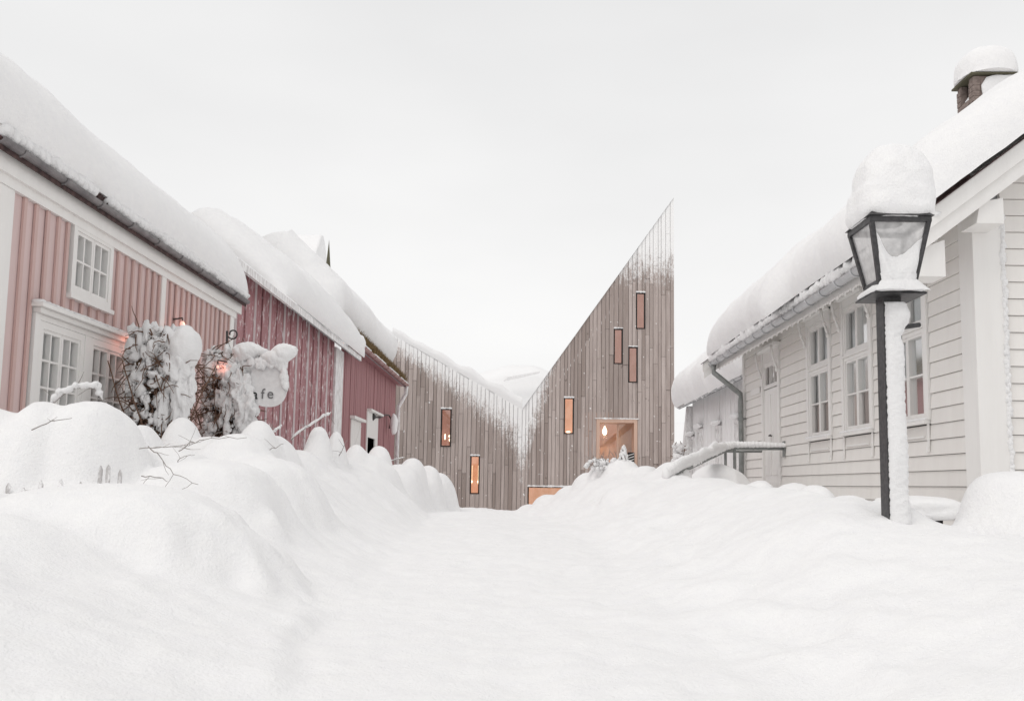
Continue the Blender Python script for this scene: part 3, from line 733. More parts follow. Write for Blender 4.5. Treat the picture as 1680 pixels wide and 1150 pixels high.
# dark sheathing behind the planks (with the window holes left open)
sh = MB()
for a, b in sub_intervals(Y0 + .02, Y1, [(p - .02, q + .02) for p, q in wwins] + [(DY0, DY1)]): sh.box(WX + .021, WX + .05, a, b, 0, 4.85)
for p, q in wwins: sh.box(WX + .021, WX + .05, p - .02, q + .02, 0, 2.30).box(WX + .021, WX + .05, p - .02, q + .02, 4.40, 4.85)
sh.box(WX + .021, WX + .05, DY0, DY1, 4.28, 4.85)
sh.prism([(WX + .051, 0), (2 * RX - WX - .05, 0), (2 * RX - WX - .05, 4.7), (RX, wroof(RX) - .35), (WX + .051, 4.7)], Y0 + .021, Y0 + .05)
sh.prism([(WX + .051, 0), (2 * RX - WX - .05, 0), (2 * RX - WX - .05, 4.7), (RX, wroof(RX) - .35), (WX + .051, 4.7)], Y1 - .06, Y1 - .03)
sh.box(2 * RX - WX - .05, 2 * RX - WX, Y0 + .05, Y1 - .06, 0, 4.7)
sh.build('sheathing', 'grey_post', wh)
# corner boards
box('corner_board', 'white_trim', wh, WX - .055, WX + .018, Y0 + .0, Y0 + .26, .2, 4.62)
box('corner_board', 'white_trim', wh, WX - .055, WX + .27, Y0 - .058, Y0 - .002, .2, 4.62)
box('corner_board', 'white_trim', wh, WX - .05, WX + .018, Y1 - .10, Y1 + .03, .2, 4.72)
m = MB()
for i in range(70): m.blob((WX + .275 + rnd.uniform(-.01, .012), Y0 - .05, 1.0 + i * .052), (.022 + .018 * rnd.random(), .035, .05), .35, 2, i, 2)
m.build('corner_snow', 'powder_snow', wh, True)
# roof, bargeboards, gutter
YR0, YR1 = 9.18, 20.35
LS = (RX - 4.30) / math.cos(SL)
roof_slab('roof', 'white_trim', wh, 1, 4.30, wroof(4.30), SL, LS, YR0 + .05, YR1 - .05, .10)
roof_slab('roof', 'white_trim', wh, -1, 2 * RX - 4.30, wroof(4.30), SL, LS - .01, YR0 + .05, YR1 - .05, .10)
for (ya, yb) in ((YR0, YR0 + .045), (YR1 - .045, YR1)):
    for s_ in (1, -1):
        f = lambda x: x if s_ > 0 else 2 * RX - x
        MB().prism([(f(4.14), wroof(4.14) - .012), (f(RX - .002), wroof(RX) - .012), (f(RX - .002), wroof(RX) - .22), (f(4.14), wroof(4.14) - .22)], ya, yb).build('bargeboard', 'white_trim', wh)
        MB().prism([(f(4.17), wroof(4.17) - .223), (f(RX - .002), wroof(RX) - .223), (f(RX - .002), wroof(RX) - .39), (f(4.17), wroof(4.17) - .39)], ya + .035, yb + .035 if ya < 12 else yb - .036).build('bargeboard', 'white_trim', wh)
        MB().prism([(f(4.10), wroof(4.10) + .006), (f(RX), wroof(RX) + .006), (f(RX), wroof(RX) - .009), (f(4.10), wroof(4.10) - .009)], ya - .03, yb + .02).build('drip_edge', 'tile', wh)
# soffit and purlin ends
MB().prism([(4.42, wroof(4.42) - .13), (WX - .06, wroof(WX - .06) - .13), (WX - .06, wroof(WX - .06) - .17), (4.42, wroof(4.42) - .17)], YR0 + .09, YR1 - .09).build('soffit', 'white_trim', wh)
pa = at(1523, 440, Y=9.35)
MB().prism([(pa.x - .12, pa.z - .10), (pa.x + .16, pa.z - .10), (pa.x + .16, pa.z + .30), (pa.x - .05, pa.z + .22), (pa.x - .12, pa.z + .12)], 9.30, Y0 - .06).build('purlin_end', 'white_trim', wh)
pa = at(1621, 348, Y=9.3)
MB().hexa([(pa.x - .14, 9.27, pa.z - .13), (pa.x + .15, 9.27, pa.z - .13), (pa.x + .15, Y0 - .06, pa.z - .13), (pa.x - .14, Y0 - .06, pa.z - .13), (pa.x - .10, 9.27, pa.z + .10), (pa.x + .15, 9.27, pa.z + .15), (pa.x + .15, Y0 - .06, pa.z + .15), (pa.x - .10, Y0 - .06, pa.z + .10)]).build('purlin_end', 'white_trim', wh)
gutter_run(wh, 4.33, 4.36, .075, YR0 + .1, YR1 - .05, 'zinc', .62, .25)
# tile edge peeping out below the snow
m = MB(); yy = YR0 + .1; k = 0
tiles = []
while yy < YR1 - .1:
    mt = MB(); mt.tube([(4.31, yy, wroof(4.31) + .02), (4.75, yy, wroof(4.75) + .02)], .05, 6); o = mt.build('roof_tile', 'tile', wh); yy += .24
# snow clods sitting in and above the gutter
m = MB(); yy = YR0 + .05
while yy < YR1 - .1:
    gap = mnoise.noise(Vector((yy * 1.1, 4, 0)))
    hgt = .05 + .06 * rnd.random() + (.05 if gap > .1 else 0)
    m.blob((4.31 + rnd.uniform(-.02, .03), yy, 4.42 + hgt * .4), (.085, .06 + .05 * rnd.random(), hgt), .35, 2.2, yy, 2); yy += .085
m.build('gutter_snow', 'powder_snow', wh, True)['kind'] = 'stuff'
# scalloped trim boards below the gutter
m = MB(); yy = YR0 + .12
while yy < YR1 - .3:
    m.prism([(yy, 4.36), (yy + .30, 4.36), (yy + .30, 4.25), (yy + .25, 4.22), (yy + .20, 4.25), (yy + .15, 4.19), (yy + .10, 4.25), (yy + .05, 4.22), (yy, 4.25)], 4.445, 4.47, 'x'); yy += .302
m.build('scalloped_trim', 'white_trim', wh)
ws = roof_snow('roof_snow', wh, 1, 4.32, wroof(4.32) + .06, SL, LS + .1, .60, YR0 - .10, YR1 + .12, R0=.42, R1=.9, bulge=.10, seed=21, amp=.12, lipR=1.0, tongue=(at(1287, 505, X=4.25).y, .44, .45))
# windows
for wi, (a, b) in enumerate(wwins):
    up = window_frame_x(wh, WX, -1, a, b, 3.56, 4.31, 1, 1, casements=2, fr=.05, back='room_grey', curtain='pale_pane_back', curt_z=1.0, proud=.035)  # pale sheet added behind the glass to brighten the upper panes
    lo = window_frame_x(wh, WX, -1, a, b, 2.38, 3.53, 1, 2, casements=2, fr=.05, back='room_grey', curtain='curtain_brown', curt_z=.52 if wi != 1 else .5, proud=.035)
    box('transom_bar', 'white_trim', lo, WX - .06, WX + .02, a - .02, b + .02, 3.532, 3.558)
    box('window_sill', 'white_trim', lo, WX - .10, WX + .02, a - .08, b + .08, 2.33, 2.376)
    m = MB(); nn = 14
    for i in range(nn): m.blob((WX - .07, a - .06 + (b - a + .12) * (i + .5) / nn, 2.385), (.04, .07, .022), .3, 2, i, 2)
    m.build('sill_snow', 'powder_snow', lo, True)
    for s_, yy in ((-1, a), (1, b)):
        ya, yb = (yy - .10, yy - .004) if s_ < 0 else (yy + .004, yy + .10)
        box('window_casing', 'white_trim', lo, WX - .05, WX + .015, ya, yb, 2.376, 4.50)
        box('casing_drop', 'white_trim', lo, WX - .045, WX - .0305, (ya + yb) / 2 - .022, (ya + yb) / 2 + .022, 1.98, 2.328)
        box('casing_drop', 'white_trim', lo, WX - .058, WX - .0455, (ya + yb) / 2 - .028, (ya + yb) / 2 + .028, 1.98, 2.05)
        # curved bracket holding the crown
        pts = [(WX - .07 - .10 * math.sin(q * math.pi * .5), yy + s_ * .09, 4.02 + .42 * q) for q in np.linspace(0, 1, 8)]
        m = MB(); m.tube(pts, [.012 + .012 * abs(math.sin(i * 1.5)) for i in range(8)], 6); m.blob((WX - .07, yy + s_ * .09, 4.0), (.03, .03, .045), .0, sub=2); m.blob((WX - .13, yy + s_ * .09, 4.2), (.03, .03, .03), .0, sub=2)
        m.build('crown_bracket', 'white_trim', up, True)
    box('window_crown', 'white_trim', up, WX - .13, WX + .01, a - .10, b + .10, 4.44, 4.475)
    box('window_crown', 'white_trim', up, WX - .17, WX + .01, a - .16, b + .16, 4.478, 4.52)
    box('window_crown', 'white_trim', up, WX - .045, WX + .01, a + .0, b - .0, 4.314, 4.436)
    box('apron_strip', 'white_trim', lo, WX - .048, WX - .0305, a + .06, b - .06, 2.16, 2.185)
# door
dr = box('door', 'white_trim', wh, WX - .005, WX + .04, DY0 + .11, DY1 - .11, DZ0, 3.52)
for q in range(2):
    mid = (DY0 + DY1) / 2; ya, yb = (DY0 + .13, mid - .012) if q == 0 else (mid + .012, DY1 - .13)
    for (za, zb) in ((.4, 1.62), (1.78, 3.40)):
        w_ = (yb - ya - .06) / 4
        for i in range(4): box('door_panel', 'white_trim', dr, WX - .022, WX - .0055, ya + .03 + w_ * i + .008, ya + .03 + w_ * (i + 1) - .008, za, zb)
m = MB(); hp = at(1263, 715, X=WX - .05); m.tube([(WX - .0, hp.y, hp.z), (WX - .07, hp.y, hp.z), (WX - .075, hp.y - .12, hp.z + .01)], .014, 6); m.build('door_handle', 'wrought_iron', dr)
tw = window_frame_x(wh, WX, -1, DY0 + .11, DY1 - .11, 3.54, 4.06, 3, 1, casements=1, fr=.04, back='room_grey', curtain='curtain_brown', curt_z=1, proud=.02)
for ya, yb in ((DY0, DY0 + .105), (DY1 - .105, DY1)):
    box('door_casing', 'white_trim', wh, WX - .05, WX + .02, ya, yb, DZ0, 4.30)
    pts = [(WX - .07 - .10 * math.sin(q * math.pi * .5), (ya + yb) / 2, 3.85 + .45 * q) for q in np.linspace(0, 1, 8)]
    m = MB(); m.tube(pts, [.014 + .014 * abs(math.sin(i * 1.5)) for i in range(8)], 6); m.blob((WX - .07, (ya + yb) / 2, 3.82), (.03, .03, .05), 0, sub=2); m.build('crown_bracket', 'white_trim', wh, True)
box('door_crown', 'white_trim', wh, WX - .16, WX + .01, DY0 - .08, DY1 + .08, 4.302, 4.36)
box('door_crown', 'white_trim', wh, WX - .03, WX + .018, DY0 + .107, DY1 - .107, 4.064, 4.298)
hn = at(1247, 640, X=WX - .05)
box('house_sign', 'white_trim', wh, WX - .045, WX - .031, DY1 + .12, DY1 + .85, hn.z - .05, hn.z + .08)
# downpipe at the far corner
gy = YR1 - .3
dp = [(4.33, gy, 4.30), (4.33, gy, 4.12), (4.87, Y1 - .12, 3.60), (4.87, Y1 - .12, 3.45), (4.87, Y1 - .12, .2)]
MB().tube(dp, .058, 10).build('downpipe', 'pipe_grey', wh, True)
for zz in (3.05, 1.5):
    m = MB(); m.tube([(4.87, Y1 - .12, zz - .035), (4.87, Y1 - .12, zz + .035)], .068, 10); m.tube([(4.87, Y1 - .12, zz), (5.0, Y1 - .12, zz)], .012, 5); m.build('pipe_clamp', 'pipe_grey', wh)
# chimney
cb = at(1605, 180, Y=13.2); ctp = at(1600, 121, Y=13.2)
cx0, cx1 = at(1597, 150, Y=13.2).x, at(1672, 150, Y=13.2).x
czt = ctp.z - .02; czb = 5.9
bh, bl_ = .085, .24
yA, yB = 13.2, 13.2 + .52
rows_ = int((czt - czb) / bh)
op0, op1, oz0 = yA + .15, yB - .13, czt - .32
for r_ in range(rows_):
    z0_ = czb + r_ * bh; z1_ = z0_ + bh - .012; off = (r_ % 2) * .5
    for (fx, ax) in (('l', 0), ('f', 1)):
        a_, b_ = (yA, yB) if ax == 0 else (cx0 + .115, cx1)
        cuts = [a_] + [a_ + bl_ * (i + off) for i in range(0 if off else 1, 8) if a_ + .05 < a_ + bl_ * (i + off) < b_ - .05] + [b_]
        for p, q in zip(cuts[:-1], cuts[1:]):
            if z0_ < 6.4: continue
            if ax == 0:
                for (p2, q2) in (sub_intervals(p, q, [(op0, op1)]) if z1_ > oz0 else [(p, q)]):
                    j = rnd.uniform(-.004, .004); MB().box(cx0 + j, cx0 + .11, p2 + .005, q2 - .005, z0_, z1_).build('brick', 'brick', wh)
            elif z1_ < oz0 or p < cx0 + .2 or q > cx1 - .2 or True:
                j = rnd.uniform(-.004, .004); MB().box(p + .005, q - .005, yA + j, yA + .11, z0_, z1_).build('brick', 'brick', wh)
m = MB(); m.box(cx0 + .014, cx0 + .10, yA + .012, op0, czb - .8, czt - .01).box(cx0 + .014, cx0 + .10, op1, yB - .01, czb - .8, czt - .01).box(cx0 + .014, cx0 + .10, op0, op1, czb - .8, oz0)
m.box(cx0 + .10, cx1 - .01, yA + .012, yA + .10, czb - .8, czt - .01).box(cx0 + .10, cx1, yB - .10, yB - .01, czb - .8, czt - .01).box(cx1 - .1, cx1, yA + .1, yB - .1, czb - .8, czt - .01)
m.build('chimney', 'brick', wh)
m = MB(); m.blob(((cx0 + cx1) / 2 + .1, yA - .02, czt - .25), ((cx1 - cx0) / 2 - .03, .05, .24), .15, 2, 5, 3, power=3.5); m.build('chimney_snow', 'powder_snow', wh, True)
m = MB(); m.blob(((cx0 + .16), (op0 + op1) / 2, oz0 + .02), (.13, .16, .10), .2, 2, 8, 3); m.build('chimney_snow', 'powder_snow', wh, True)
m = MB(); m.hexa([(cx0 - .05, yA - .05, czt + .0), (cx1 + .1, yA - .05, czt + .0), (cx1 + .1, yB + .06, czt), (cx0 - .05, yB + .06, czt), (cx0 - .05, yA - .05, czt + .028), (cx1 + .1, yA - .05, czt + .028), (cx1 + .1, yB + .06, czt + .028), (cx0 - .05, yB + .06, czt + .028)]); m.build('chimney_cap', 'slate', wh)
m = MB(); m.blob(((cx0 + cx1) / 2 - .01, (yA + yB) / 2, czt + .05), ((cx1 - cx0) / 2 + .075, .43, .52), .07, 1.3, 12, 4, flat=.02, power=2.3); m.build('chimney_snow', 'snow', wh, True)

# wall lamp on the far corner of the white house
wlp = at(1222, 572, Y=Y1)
wl_ = thing('wall_lamp', (4.9, Y1 + .05, wlp.z), 'small white swan-neck lamp on the far corner of the white house', 'lamp')
m = MB(); p0 = at(1224, 571, Y=Y1 + .12); p1 = at(1204, 571, Y=Y1 + .12); p2 = at(1198, 580, Y=Y1 + .12)
m.tube([p0, p0.lerp(p1, .5) + Vector((0, 0, .01)), p1, p1.lerp(p2, .55) + Vector((-.015, 0, .02)), p2], .015, 6); m.build('arm', 'pipe_grey', wl_)
MB().tube([p0 + Vector((.1, 0, -.06)), p0 + Vector((.0, 0, .0))], [.11, .08], 10).build('mounting', 'white_trim', wl_, True)
MB().tube([p2 + Vector((0, 0, .02)), p2 + Vector((-.01, 0, -.1))], [.02, .07], 10).build('lamp_shade', 'white_trim', wl_, True)

# handrail at the steps
HY0 = 12.6
hr = thing('handrail', (3.6, 14, .9), 'grey metal handrail loaded with snow sloping down from the white house door', 'handrail')
h1 = at(1286, 736, X=WX - .04); h2 = at(1205, 736, Y=h1.y + .25); h3 = at(1188, 741, Y=h1.y + .1); h4 = at(1118, 772, Y=13.9); h5 = at(1090, 790, Y=13.3)
rail_pts = [h1, h2, h3, h4, h5]
m = MB(); m.tube(rail_pts, .03, 8); m.build('rail', 'pipe_grey', hr, True)
g1 = at(1250, 740, Y=h1.y + .9); g2 = at(1190, 740, Y=h1.y + .9); g3 = at(1130, 768, Y=14.4)
m = MB(); m.tube([g1, g2, g3], .032, 8); m.build('rail', 'pipe_grey', hr, True)
m = MB(); m.box(WX - .05, WX - .031, h1.y - .06, h1.y + .06, h1.z - .16, h1.z + .14); m.build('wall_plate', 'pipe_grey', hr)
for q in (h2, g2, h4):
    MB().tube([q, (q.x, q.y, ground_z(q.x, q.y) - .3)], .03, 8).build('post', 'pipe_grey', hr)
m = MB(); sp_ = []
for a, b in zip(rail_pts[:-1], rail_pts[1:]):
    n = max(2, int((b - a).length / .07))
    for i in range(n): sp_.append(a.lerp(b, i / n))
for i, p in enumerate(sp_):
    u = i / len(sp_); th = .055 + .06 * min(1, u * 3) + .03 * mnoise.noise(Vector((i * .13, 3, 1)))
    if .36 < u < .46: th += .03
    m.blob(p + Vector((0, 0, .025 + th * .7)), (.065, .10, th * .9), .15, 1.4, i * .37, 2)
n = 20
for i in range(n):
    p = g1.lerp(g2, i / n); m.blob(p + Vector((0, 0, .06)), (.09, .09, .06), .15, 1.4, i, 2)
    p = g2.lerp(g3, i / n); m.blob(p + Vector((0, 0, .06)), (.09, .09, .07), .15, 1.4, i, 2)
m.build('rail_snow', 'snow', hr, True)

# snow-covered bench against the white house wall
bp = at(1520, 838, Y=9.6)
bn = thing('bench', (bp.x - .5, 9.7, .7), 'low dark bench buried under snow beside the white house wall', 'bench')
b0 = at(1546, 840, Y=9.5); zt = at(1540, 843, Y=9.5).z
box('seat', 'dark_void', bn, 3.95, b0.x, 9.45, 10.0, zt - .05, zt)
for (xa, ya) in ((b0.x - .07, 9.47), (b0.x - .07, 9.92), (4.0, 9.47), (4.0, 9.92)): box('leg', 'dark_void', bn, xa, xa + .06, ya, ya + .06, .6, zt - .052)
box('end_panel', 'dark_void', bn, b0.x - .064, b0.x - .004, 9.532, 9.918, .85, zt - .053)
m = MB(); m.blob((4.25, 9.7, zt + .05), (.46, .36, .13), .12, 1.5, 2, 4, power=3); m.build('bench_snow', 'snow', bn, True)

# ------------------------------------------------------------------ further white barn (right, behind)
FX_ = 5.9
fb = thing('frosted_barn', (FX_, 30, 0), 'pale boarded house plastered with snow standing behind the white house', 'house')
f0, f1 = at(1138, 700, X=FX_), at(1235, 700, X=FX_)
ez = at(1133, 662, X=FX_ - .35).z
ya, yb = 22.0, at(1137, 690, X=FX_).y
yy = ya
while yy < yb - .05:
    w_ = min(rnd.uniform(.24, .34), yb - yy); j = rnd.uniform(0, .025)
    MB().box(FX_ - j, FX_ + .04, yy + .005, yy + w_ - .005, -.3, ez + .15).build('board', 'white_frosted', fb); yy += w_
MB().hexa([(FX_ + .06, yb - .02, -.3), (11, yb - .02, -.3), (11, yb + .02, -.3), (FX_ + .06, yb + .02, -.3), (FX_ + .06, yb - .02, ez + .1), (8.5, yb - .02, ez + 2), (8.5, yb + .02, ez + 2), (FX_ + .06, yb + .02, ez + .1)]).build('gable_wall', 'white_frosted', fb)
# raking buttress boards at its far end
q0, q1 = at(1137, 667, X=FX_ - .05), at(1117, 762, Y=yb + .1)
MB().hexa([(q1.x - .25, yb + .05, -.3), (FX_ + .3, yb + .05, -.3), (FX_ + .3, yb + .3, -.3), (q1.x - .25, yb + .3, -.3), (FX_ - .18, yb + .05, ez + .05), (FX_ + .3, yb + .05, ez + .05), (FX_ + .3, yb + .3, ez + .05), (FX_ - .18, yb + .3, ez + .05)]).build('buttress', 'trim_frosted', fb)
sl2 = R_(42)
roof_slab('roof', 'grey_post', fb, 1, FX_ - .4, ez + .12, sl2, 4.6, ya - .3, yb + .45, .12)
gutter_run(fb, FX_ - .42, ez + .05, .075, ya - .3, yb + .4, 'trim_frosted' if False else 'zinc', .75)
roof_snow('roof_snow', fb, 1, FX_ - .38, ez + .14, sl2, 4.7, .85, ya - .4, yb + .6, R0=.5, R1=1.6, bulge=.22, seed=41, amp=.12)
m = MB(); yy = ya
while yy < yb + .3:
    if mnoise.noise(Vector((yy * 1.5, 8, 0))) > -.25: m.blob((FX_ - .42, yy, ez + .1), (.08, .12, .06 + .09 * rnd.random()), .3, 2, yy, 2)
    yy += .16
m.build('gutter_snow', 'powder_snow', fb, True)['kind'] = 'stuff'
for i, (px, top, bot) in enumerate(((1136, 718, 755), (1150, 705, 770), (1180, 700, 772), (1212, 690, 770))):
    a, b = at(px - 3.5, top, X=FX_), at(px + 4.5, top, X=FX_); zb__ = at(px, bot, X=FX_).z
    w = window_frame_x(fb, FX_ - .03, -1, b.y, a.y, zb__, a.z, 1, 2, casements=2, mat='trim_frosted', fr=.06, proud=.05)
    m = MB(); m.blob((FX_ - .12, (a.y + b.y) / 2, a.z + .1), (.12, (a.y - b.y) * .62, .085), .3, 1.8, i, 3); m.build('snow_cap', 'snow', w, True)

# ------------------------------------------------------------------ pink house (left)
PX = -5.0
pk = thing('pink_house', (PX, 11.5, .5), 'pink board-and-batten house with white windows under a thick snow roof', 'house')
P0, P1 = 8.05, 14.85
PT = 4.26
pw_up = (9.42, 10.36, 3.50, 4.30)
pw_a, pw_b = (8.86, 9.80), (9.93, 10.90)
pwz = (1.75, 3.10)
pdoor = (12.05, 13.05, .5, 2.62)
holes_p = [pw_up, (pw_a[0] - .08, pw_b[1] + .08, pwz[0], 3.24), pdoor]
yy = P0 + .24; bw = .205
stops = []
while yy < P1 - .2:
    b = min(yy + bw * rnd.uniform(.92, 1.08), P1 - .2)
    for (za, zb) in [(.2, PT)]:
        segs = [(za, zb)]
        for (h0, h1, hz0, hz1) in holes_p:
            if h0 <= (yy + b) / 2 <= h1: segs = [s for p, q in segs for s in sub_intervals(p, q, [(hz0, hz1)])]
        for (za_, zb__) in segs: MB().box(PX - .06, PX + rnd.uniform(-.004, .004), yy + .004, b - .004, za_, zb__).build('board', 'pink_paint', pk)
    stops.append(b); yy = b
for s_ in stops[:-1]:
    segs = [(.2, PT)]
    for (h0, h1, hz0, hz1) in holes_p:
        if h0 - .02 <= s_ <= h1 + .02: segs = [s for p, q in segs for s in sub_intervals(p, q, [(hz0 - .02, hz1 + .02)])]
    for za_, zb__ in segs: MB().box(PX + .005, PX + .03, s_ - .026, s_ + .026, za_, zb__).build('batten', 'pink_batten', pk)
m = MB()
for (a, b) in sub_intervals(P0, P1, [(pw_a[0], pw_b[1]), (pdoor[0], pdoor[1])]): m.box(PX - .70, PX - .66, a, b, 0, PT + .3)
m.box(PX - 5, PX - .70, P0, P0 + .08, 0, PT + .3).box(PX - 5, PX - .7, P1 - .08, P1, 0, PT + .3).box(PX - .66, PX - .07, P1 - .2, P1 - .02, 0, PT + .2).box(PX - .66, PX - .07, P0 + .02, P0 + .2, 0, PT + .2)
m.box(PX - 5, PX - .7, P0 + .1, P1 - .1, 4.2, 4.25)
m.build('inner_wall', 'pink_batten', pk)
box('corner_board', 'white_trim', pk, PX - .05, PX + .035, P0, P0 + .235, .2, PT)
box('corner_board', 'white_trim', pk, PX - .05, PX + .04, P1 - .2, P1, .2, PT)
box('corner_board', 'white_trim', pk, PX + .002, PX + .045, 11.80, 11.94, .2, PT)
box('frieze_board', 'white_trim', pk, PX - .04, PX + .05, P0 - .1, P1 + .06, PT + .002, 4.52)
PS = R_(29)
roof_slab('roof', 'tile', pk, -1, PX + .16, 4.62, PS, 5.6, P0 - .25, P1 + .22, .11)
box('fascia', 'white_trim', pk, PX + .05, PX + .09, P0 - .2, P1 + .2, 4.36, 4.54)
gutter_run(pk, PX + .17, 4.60, .056, P0 - .3, P1 + .22, 'old_zinc', .78, .35)
yy = P0 - .2
while yy < P1 + .15:
    MB().tube([(PX + .17, yy, 4.655), (PX - .2, yy, 4.655 + .37 * math.tan(PS))], .05, 6).build('roof_tile', 'tile', pk); yy += .23
m = MB(); yy = P0 - .2
while yy < P1 + .2:
    if mnoise.noise(Vector((yy * 1.8, 2, 5))) > -.15 or yy > 11:
        m.blob((PX + .15, yy, 4.68), (.09, .07, .05 + .05 * rnd.random()), .3, 2, yy, 2)
    yy += .11
m.build('gutter_snow', 'powder_snow', pk, True)['kind'] = 'stuff'
roof_snow('roof_snow', pk, -1, PX + .10, 4.765, PS, 5.7, .68, P0 - 1.2, P1 + .42, R0=.8, R1=.5, bulge=.05, seed=63, amp=.08, lipR=1.7)
w = window_frame_x(pk, PX, 1, *pw_up, 2, 2, casements=2, fr=.075, curtain='pale_pane_back', curt_z=.98, proud=.045)
box('window_sill', 'white_trim', w, PX, PX + .075, pw_up[0] - .04, pw_up[1] + .04, pw_up[2] - .05, pw_up[2] - .002)
for (a, b) in (pw_a, pw_b):
    w = window_frame_x(pk, PX, 1, a, b, pwz[0], pwz[1], 2, 4, casements=2, fr=.075, curtain='pale_pane_back' if a < 9 else 'curtain_rust', curt_z=.97, proud=.045)
box('window_cornice', 'white_trim', pk, PX, PX + .10, pw_a[0] - .10, pw_b[1] + .10, 3.165, 3.215)
box('window_cornice', 'white_trim', pk, PX, PX + .15, pw_a[0] - .15, pw_b[1] + .15, 3.218, 3.26)
box('window_casing', 'white_trim', pk, PX, PX + .05, pw_a[0], pw_b[1], 3.103, 3.162)
box('window_casing', 'white_trim', pk, PX + .005, PX + .05, pw_a[1] + .003, pw_b[0] - .003, pwz[0], 3.10)
box('window_casing', 'white_trim', pk, PX + .005, PX + .055, pw_b[1] + .003, pw_b[1] + .10, pwz[0], 3.162)
box('window_casing', 'white_trim', pk, PX + .005, PX + .055, pw_a[0] - .10, pw_a[0] - .003, pwz[0], 3.162)
m = MB()
for i in range(26): m.blob((PX + .09, pw_a[0] - .12 + 2.28 * i / 25, 3.27), (.07, .07, .022), .3, 2, i, 2)
m.build('cornice_snow', 'powder_snow', pk, True)
d_ = box('door', 'dark_red_door', pk, PX - .08, PX - .03, pdoor[0] + .1, pdoor[1] - .1, pdoor[2], pdoor[3] - .1)
box('door_casing', 'white_trim', pk, PX + .002, PX + .045, pdoor[0] - .0, pdoor[0] + .095, pdoor[2], pdoor[3])
box('door_casing', 'white_trim', pk, PX + .002, PX + .045, pdoor[1] - .095, pdoor[1], pdoor[2], pdoor[3])
box('door_casing', 'white_trim', pk, PX + .002, PX + .045, pdoor[0] + .097, pdoor[1] - .097, pdoor[3] - .1, pdoor[3])
# red lamps glowing behind the snowy shrubs; the third is added to redden snow
for lab, (px, py) in (('small red-glowing lamp on the pink wall by the double window', (211, 566)), ('small red-glowing lamp on the pink wall above the shaggy snow-capped shrub', (299, 532)), ('small red-glowing lamp added in the thorny shrub beside the oval sign to redden its snow', (357, 602))):
    p = at(px, py, X=PX + .14) if px != 357 else at(px, py, Y=11.62)
    wx = PX + .01 if px != 357 else p.x + .12
    o = thing('red_lamp', p, lab, 'lamp', 'red lamps on the pink wall')
    kb = .5 if px == 357 else 1
    MB().blob(p, (.035 * kb, .035 * kb, .05 * kb), 0, sub=2).build('bulb', 'red_glow', o, True)
    MB().tube([(wx, p.y, p.z + .07), (p.x, p.y, p.z + .09), (p.x, p.y, p.z + .045)], .012, 6).build('arm', 'wrought_iron', o)
    ld = bpy.data.lights.new('red_light', 'POINT'); ld.energy = .8 if px != 357 else .3; ld.color = (1, .3, .2); ld.shadow_soft_size = .05
    lo_ = bpy.data.objects.new('red_light', ld); col.objects.link(lo_); lo_.location = (p.x + .06, p.y, p.z); lo_.parent = o; lo_.matrix_parent_inverse = Matrix.Translation(-p)

# ------------------------------------------------------------------ red barn (left, behind the pink house)
BX = -5.5
rb = thing('red_barn', (BX, 27, .3), 'long dark red boarded barn with snow and turf on its roof', 'barn')
A0, A1, B1 = 15.4, 25.3, 37.85
EA, EB = 5.30, 5.62
yy = A0; stops = []
while yy < A1 - .05:
    b = min(yy + rnd.uniform(.50, .60), A1)
    MB().box(BX - .04, BX + rnd.uniform(-.004, .004), yy + .004, b - .004, 0, EA + .27).build('board', 'red_paint', rb); stops.append(b); yy = b
for i_, s_ in enumerate(stops[:-1]): MB().box(BX + .005, BX + (.05 if i_ % 2 else .026), s_ - .05, s_ + .05, 0, EA + .235).build('batten', 'red_batten' if i_ % 2 else 'red_paint', rb)
box('corner_board', 'trim_frosted', rb, BX - .04, BX + .055, A1 + .005, A1 + 1.1, 0, EA + .1)
# fine ribbed cladding of the far half
dB = [(28.05, 29.75, 0, at(583, 684, X=BX).z), (31.1, 33.3, 0, at(611, 674, X=BX).z)]
yy = A1 + 1.11
while yy < B1 - .02:
    b = min(yy + .235, B1)
    zz0 = max([d[3] for d in dB if d[0] - .1 < (yy + b) / 2 < d[1] + .1] + [0])
    MB().box(BX - .04, BX + rnd.uniform(-.01, .012), yy + .012, b - .012, zz0, EB + .12).build('board', 'red_paint_clean', rb); yy = b
m = MB(); m.box(BX - .5, BX - .45, A0, dB[0][0] - .05, 0, EA).box(BX - .5, BX - .45, dB[0][1] + .05, dB[1][0], 0, EA).box(BX - .5, BX - .45, dB[1][1], B1, 0, EA).box(BX - 7, BX - .05, B1 - .06, B1 - .01, 0, EB).box(BX - 7, BX - .05, A0 + .01, A0 + .06, 0, EA).box(BX - 2, BX - 1.9, A0 + .1, B1 - .1, 0, EA)
m.build('inner_wall', 'dark_void', rb)
# doors of the far half
a0, a1, _, zt = dB[0]
d1 = box('door', 'trim_frosted', rb, BX - .03, BX + .01, a0, a1, 0, zt - .12)
for i in range(6):
    w_ = (a1 - a0) / 6; box('door_plank', 'white_trim', d1, BX + .0105, BX + .03, a0 + i * w_ + .012, a0 + (i + 1) * w_ - .012, 0, zt - .13)
MB().prism([(a0 + .05, zt - 1.5), (a0 + .2, zt - 1.5), (a1 - .05, zt - .25), (a1 - .2, zt - .25)], BX + .031, BX + .05, 'x').build('door_brace', 'white_trim', d1)
box('door_head', 'white_trim', rb, BX - .03, BX + .16, a0 - .15, a1 + .25, zt - .11, zt - .02)
a0, a1, _, zt = dB[1]
box('door', 'white_trim', rb, BX - .03, BX + .02, a0, a1, zt - 1.0, zt - .1)
box('door', 'white_trim', rb, BX - .03, BX + .02, a1 - .55, a1, 0, zt - 1.003)
box('door_head', 'white_trim', rb, BX - .03, BX + .16, a0 - .15, a1 + .4, zt - .09, zt - .01)
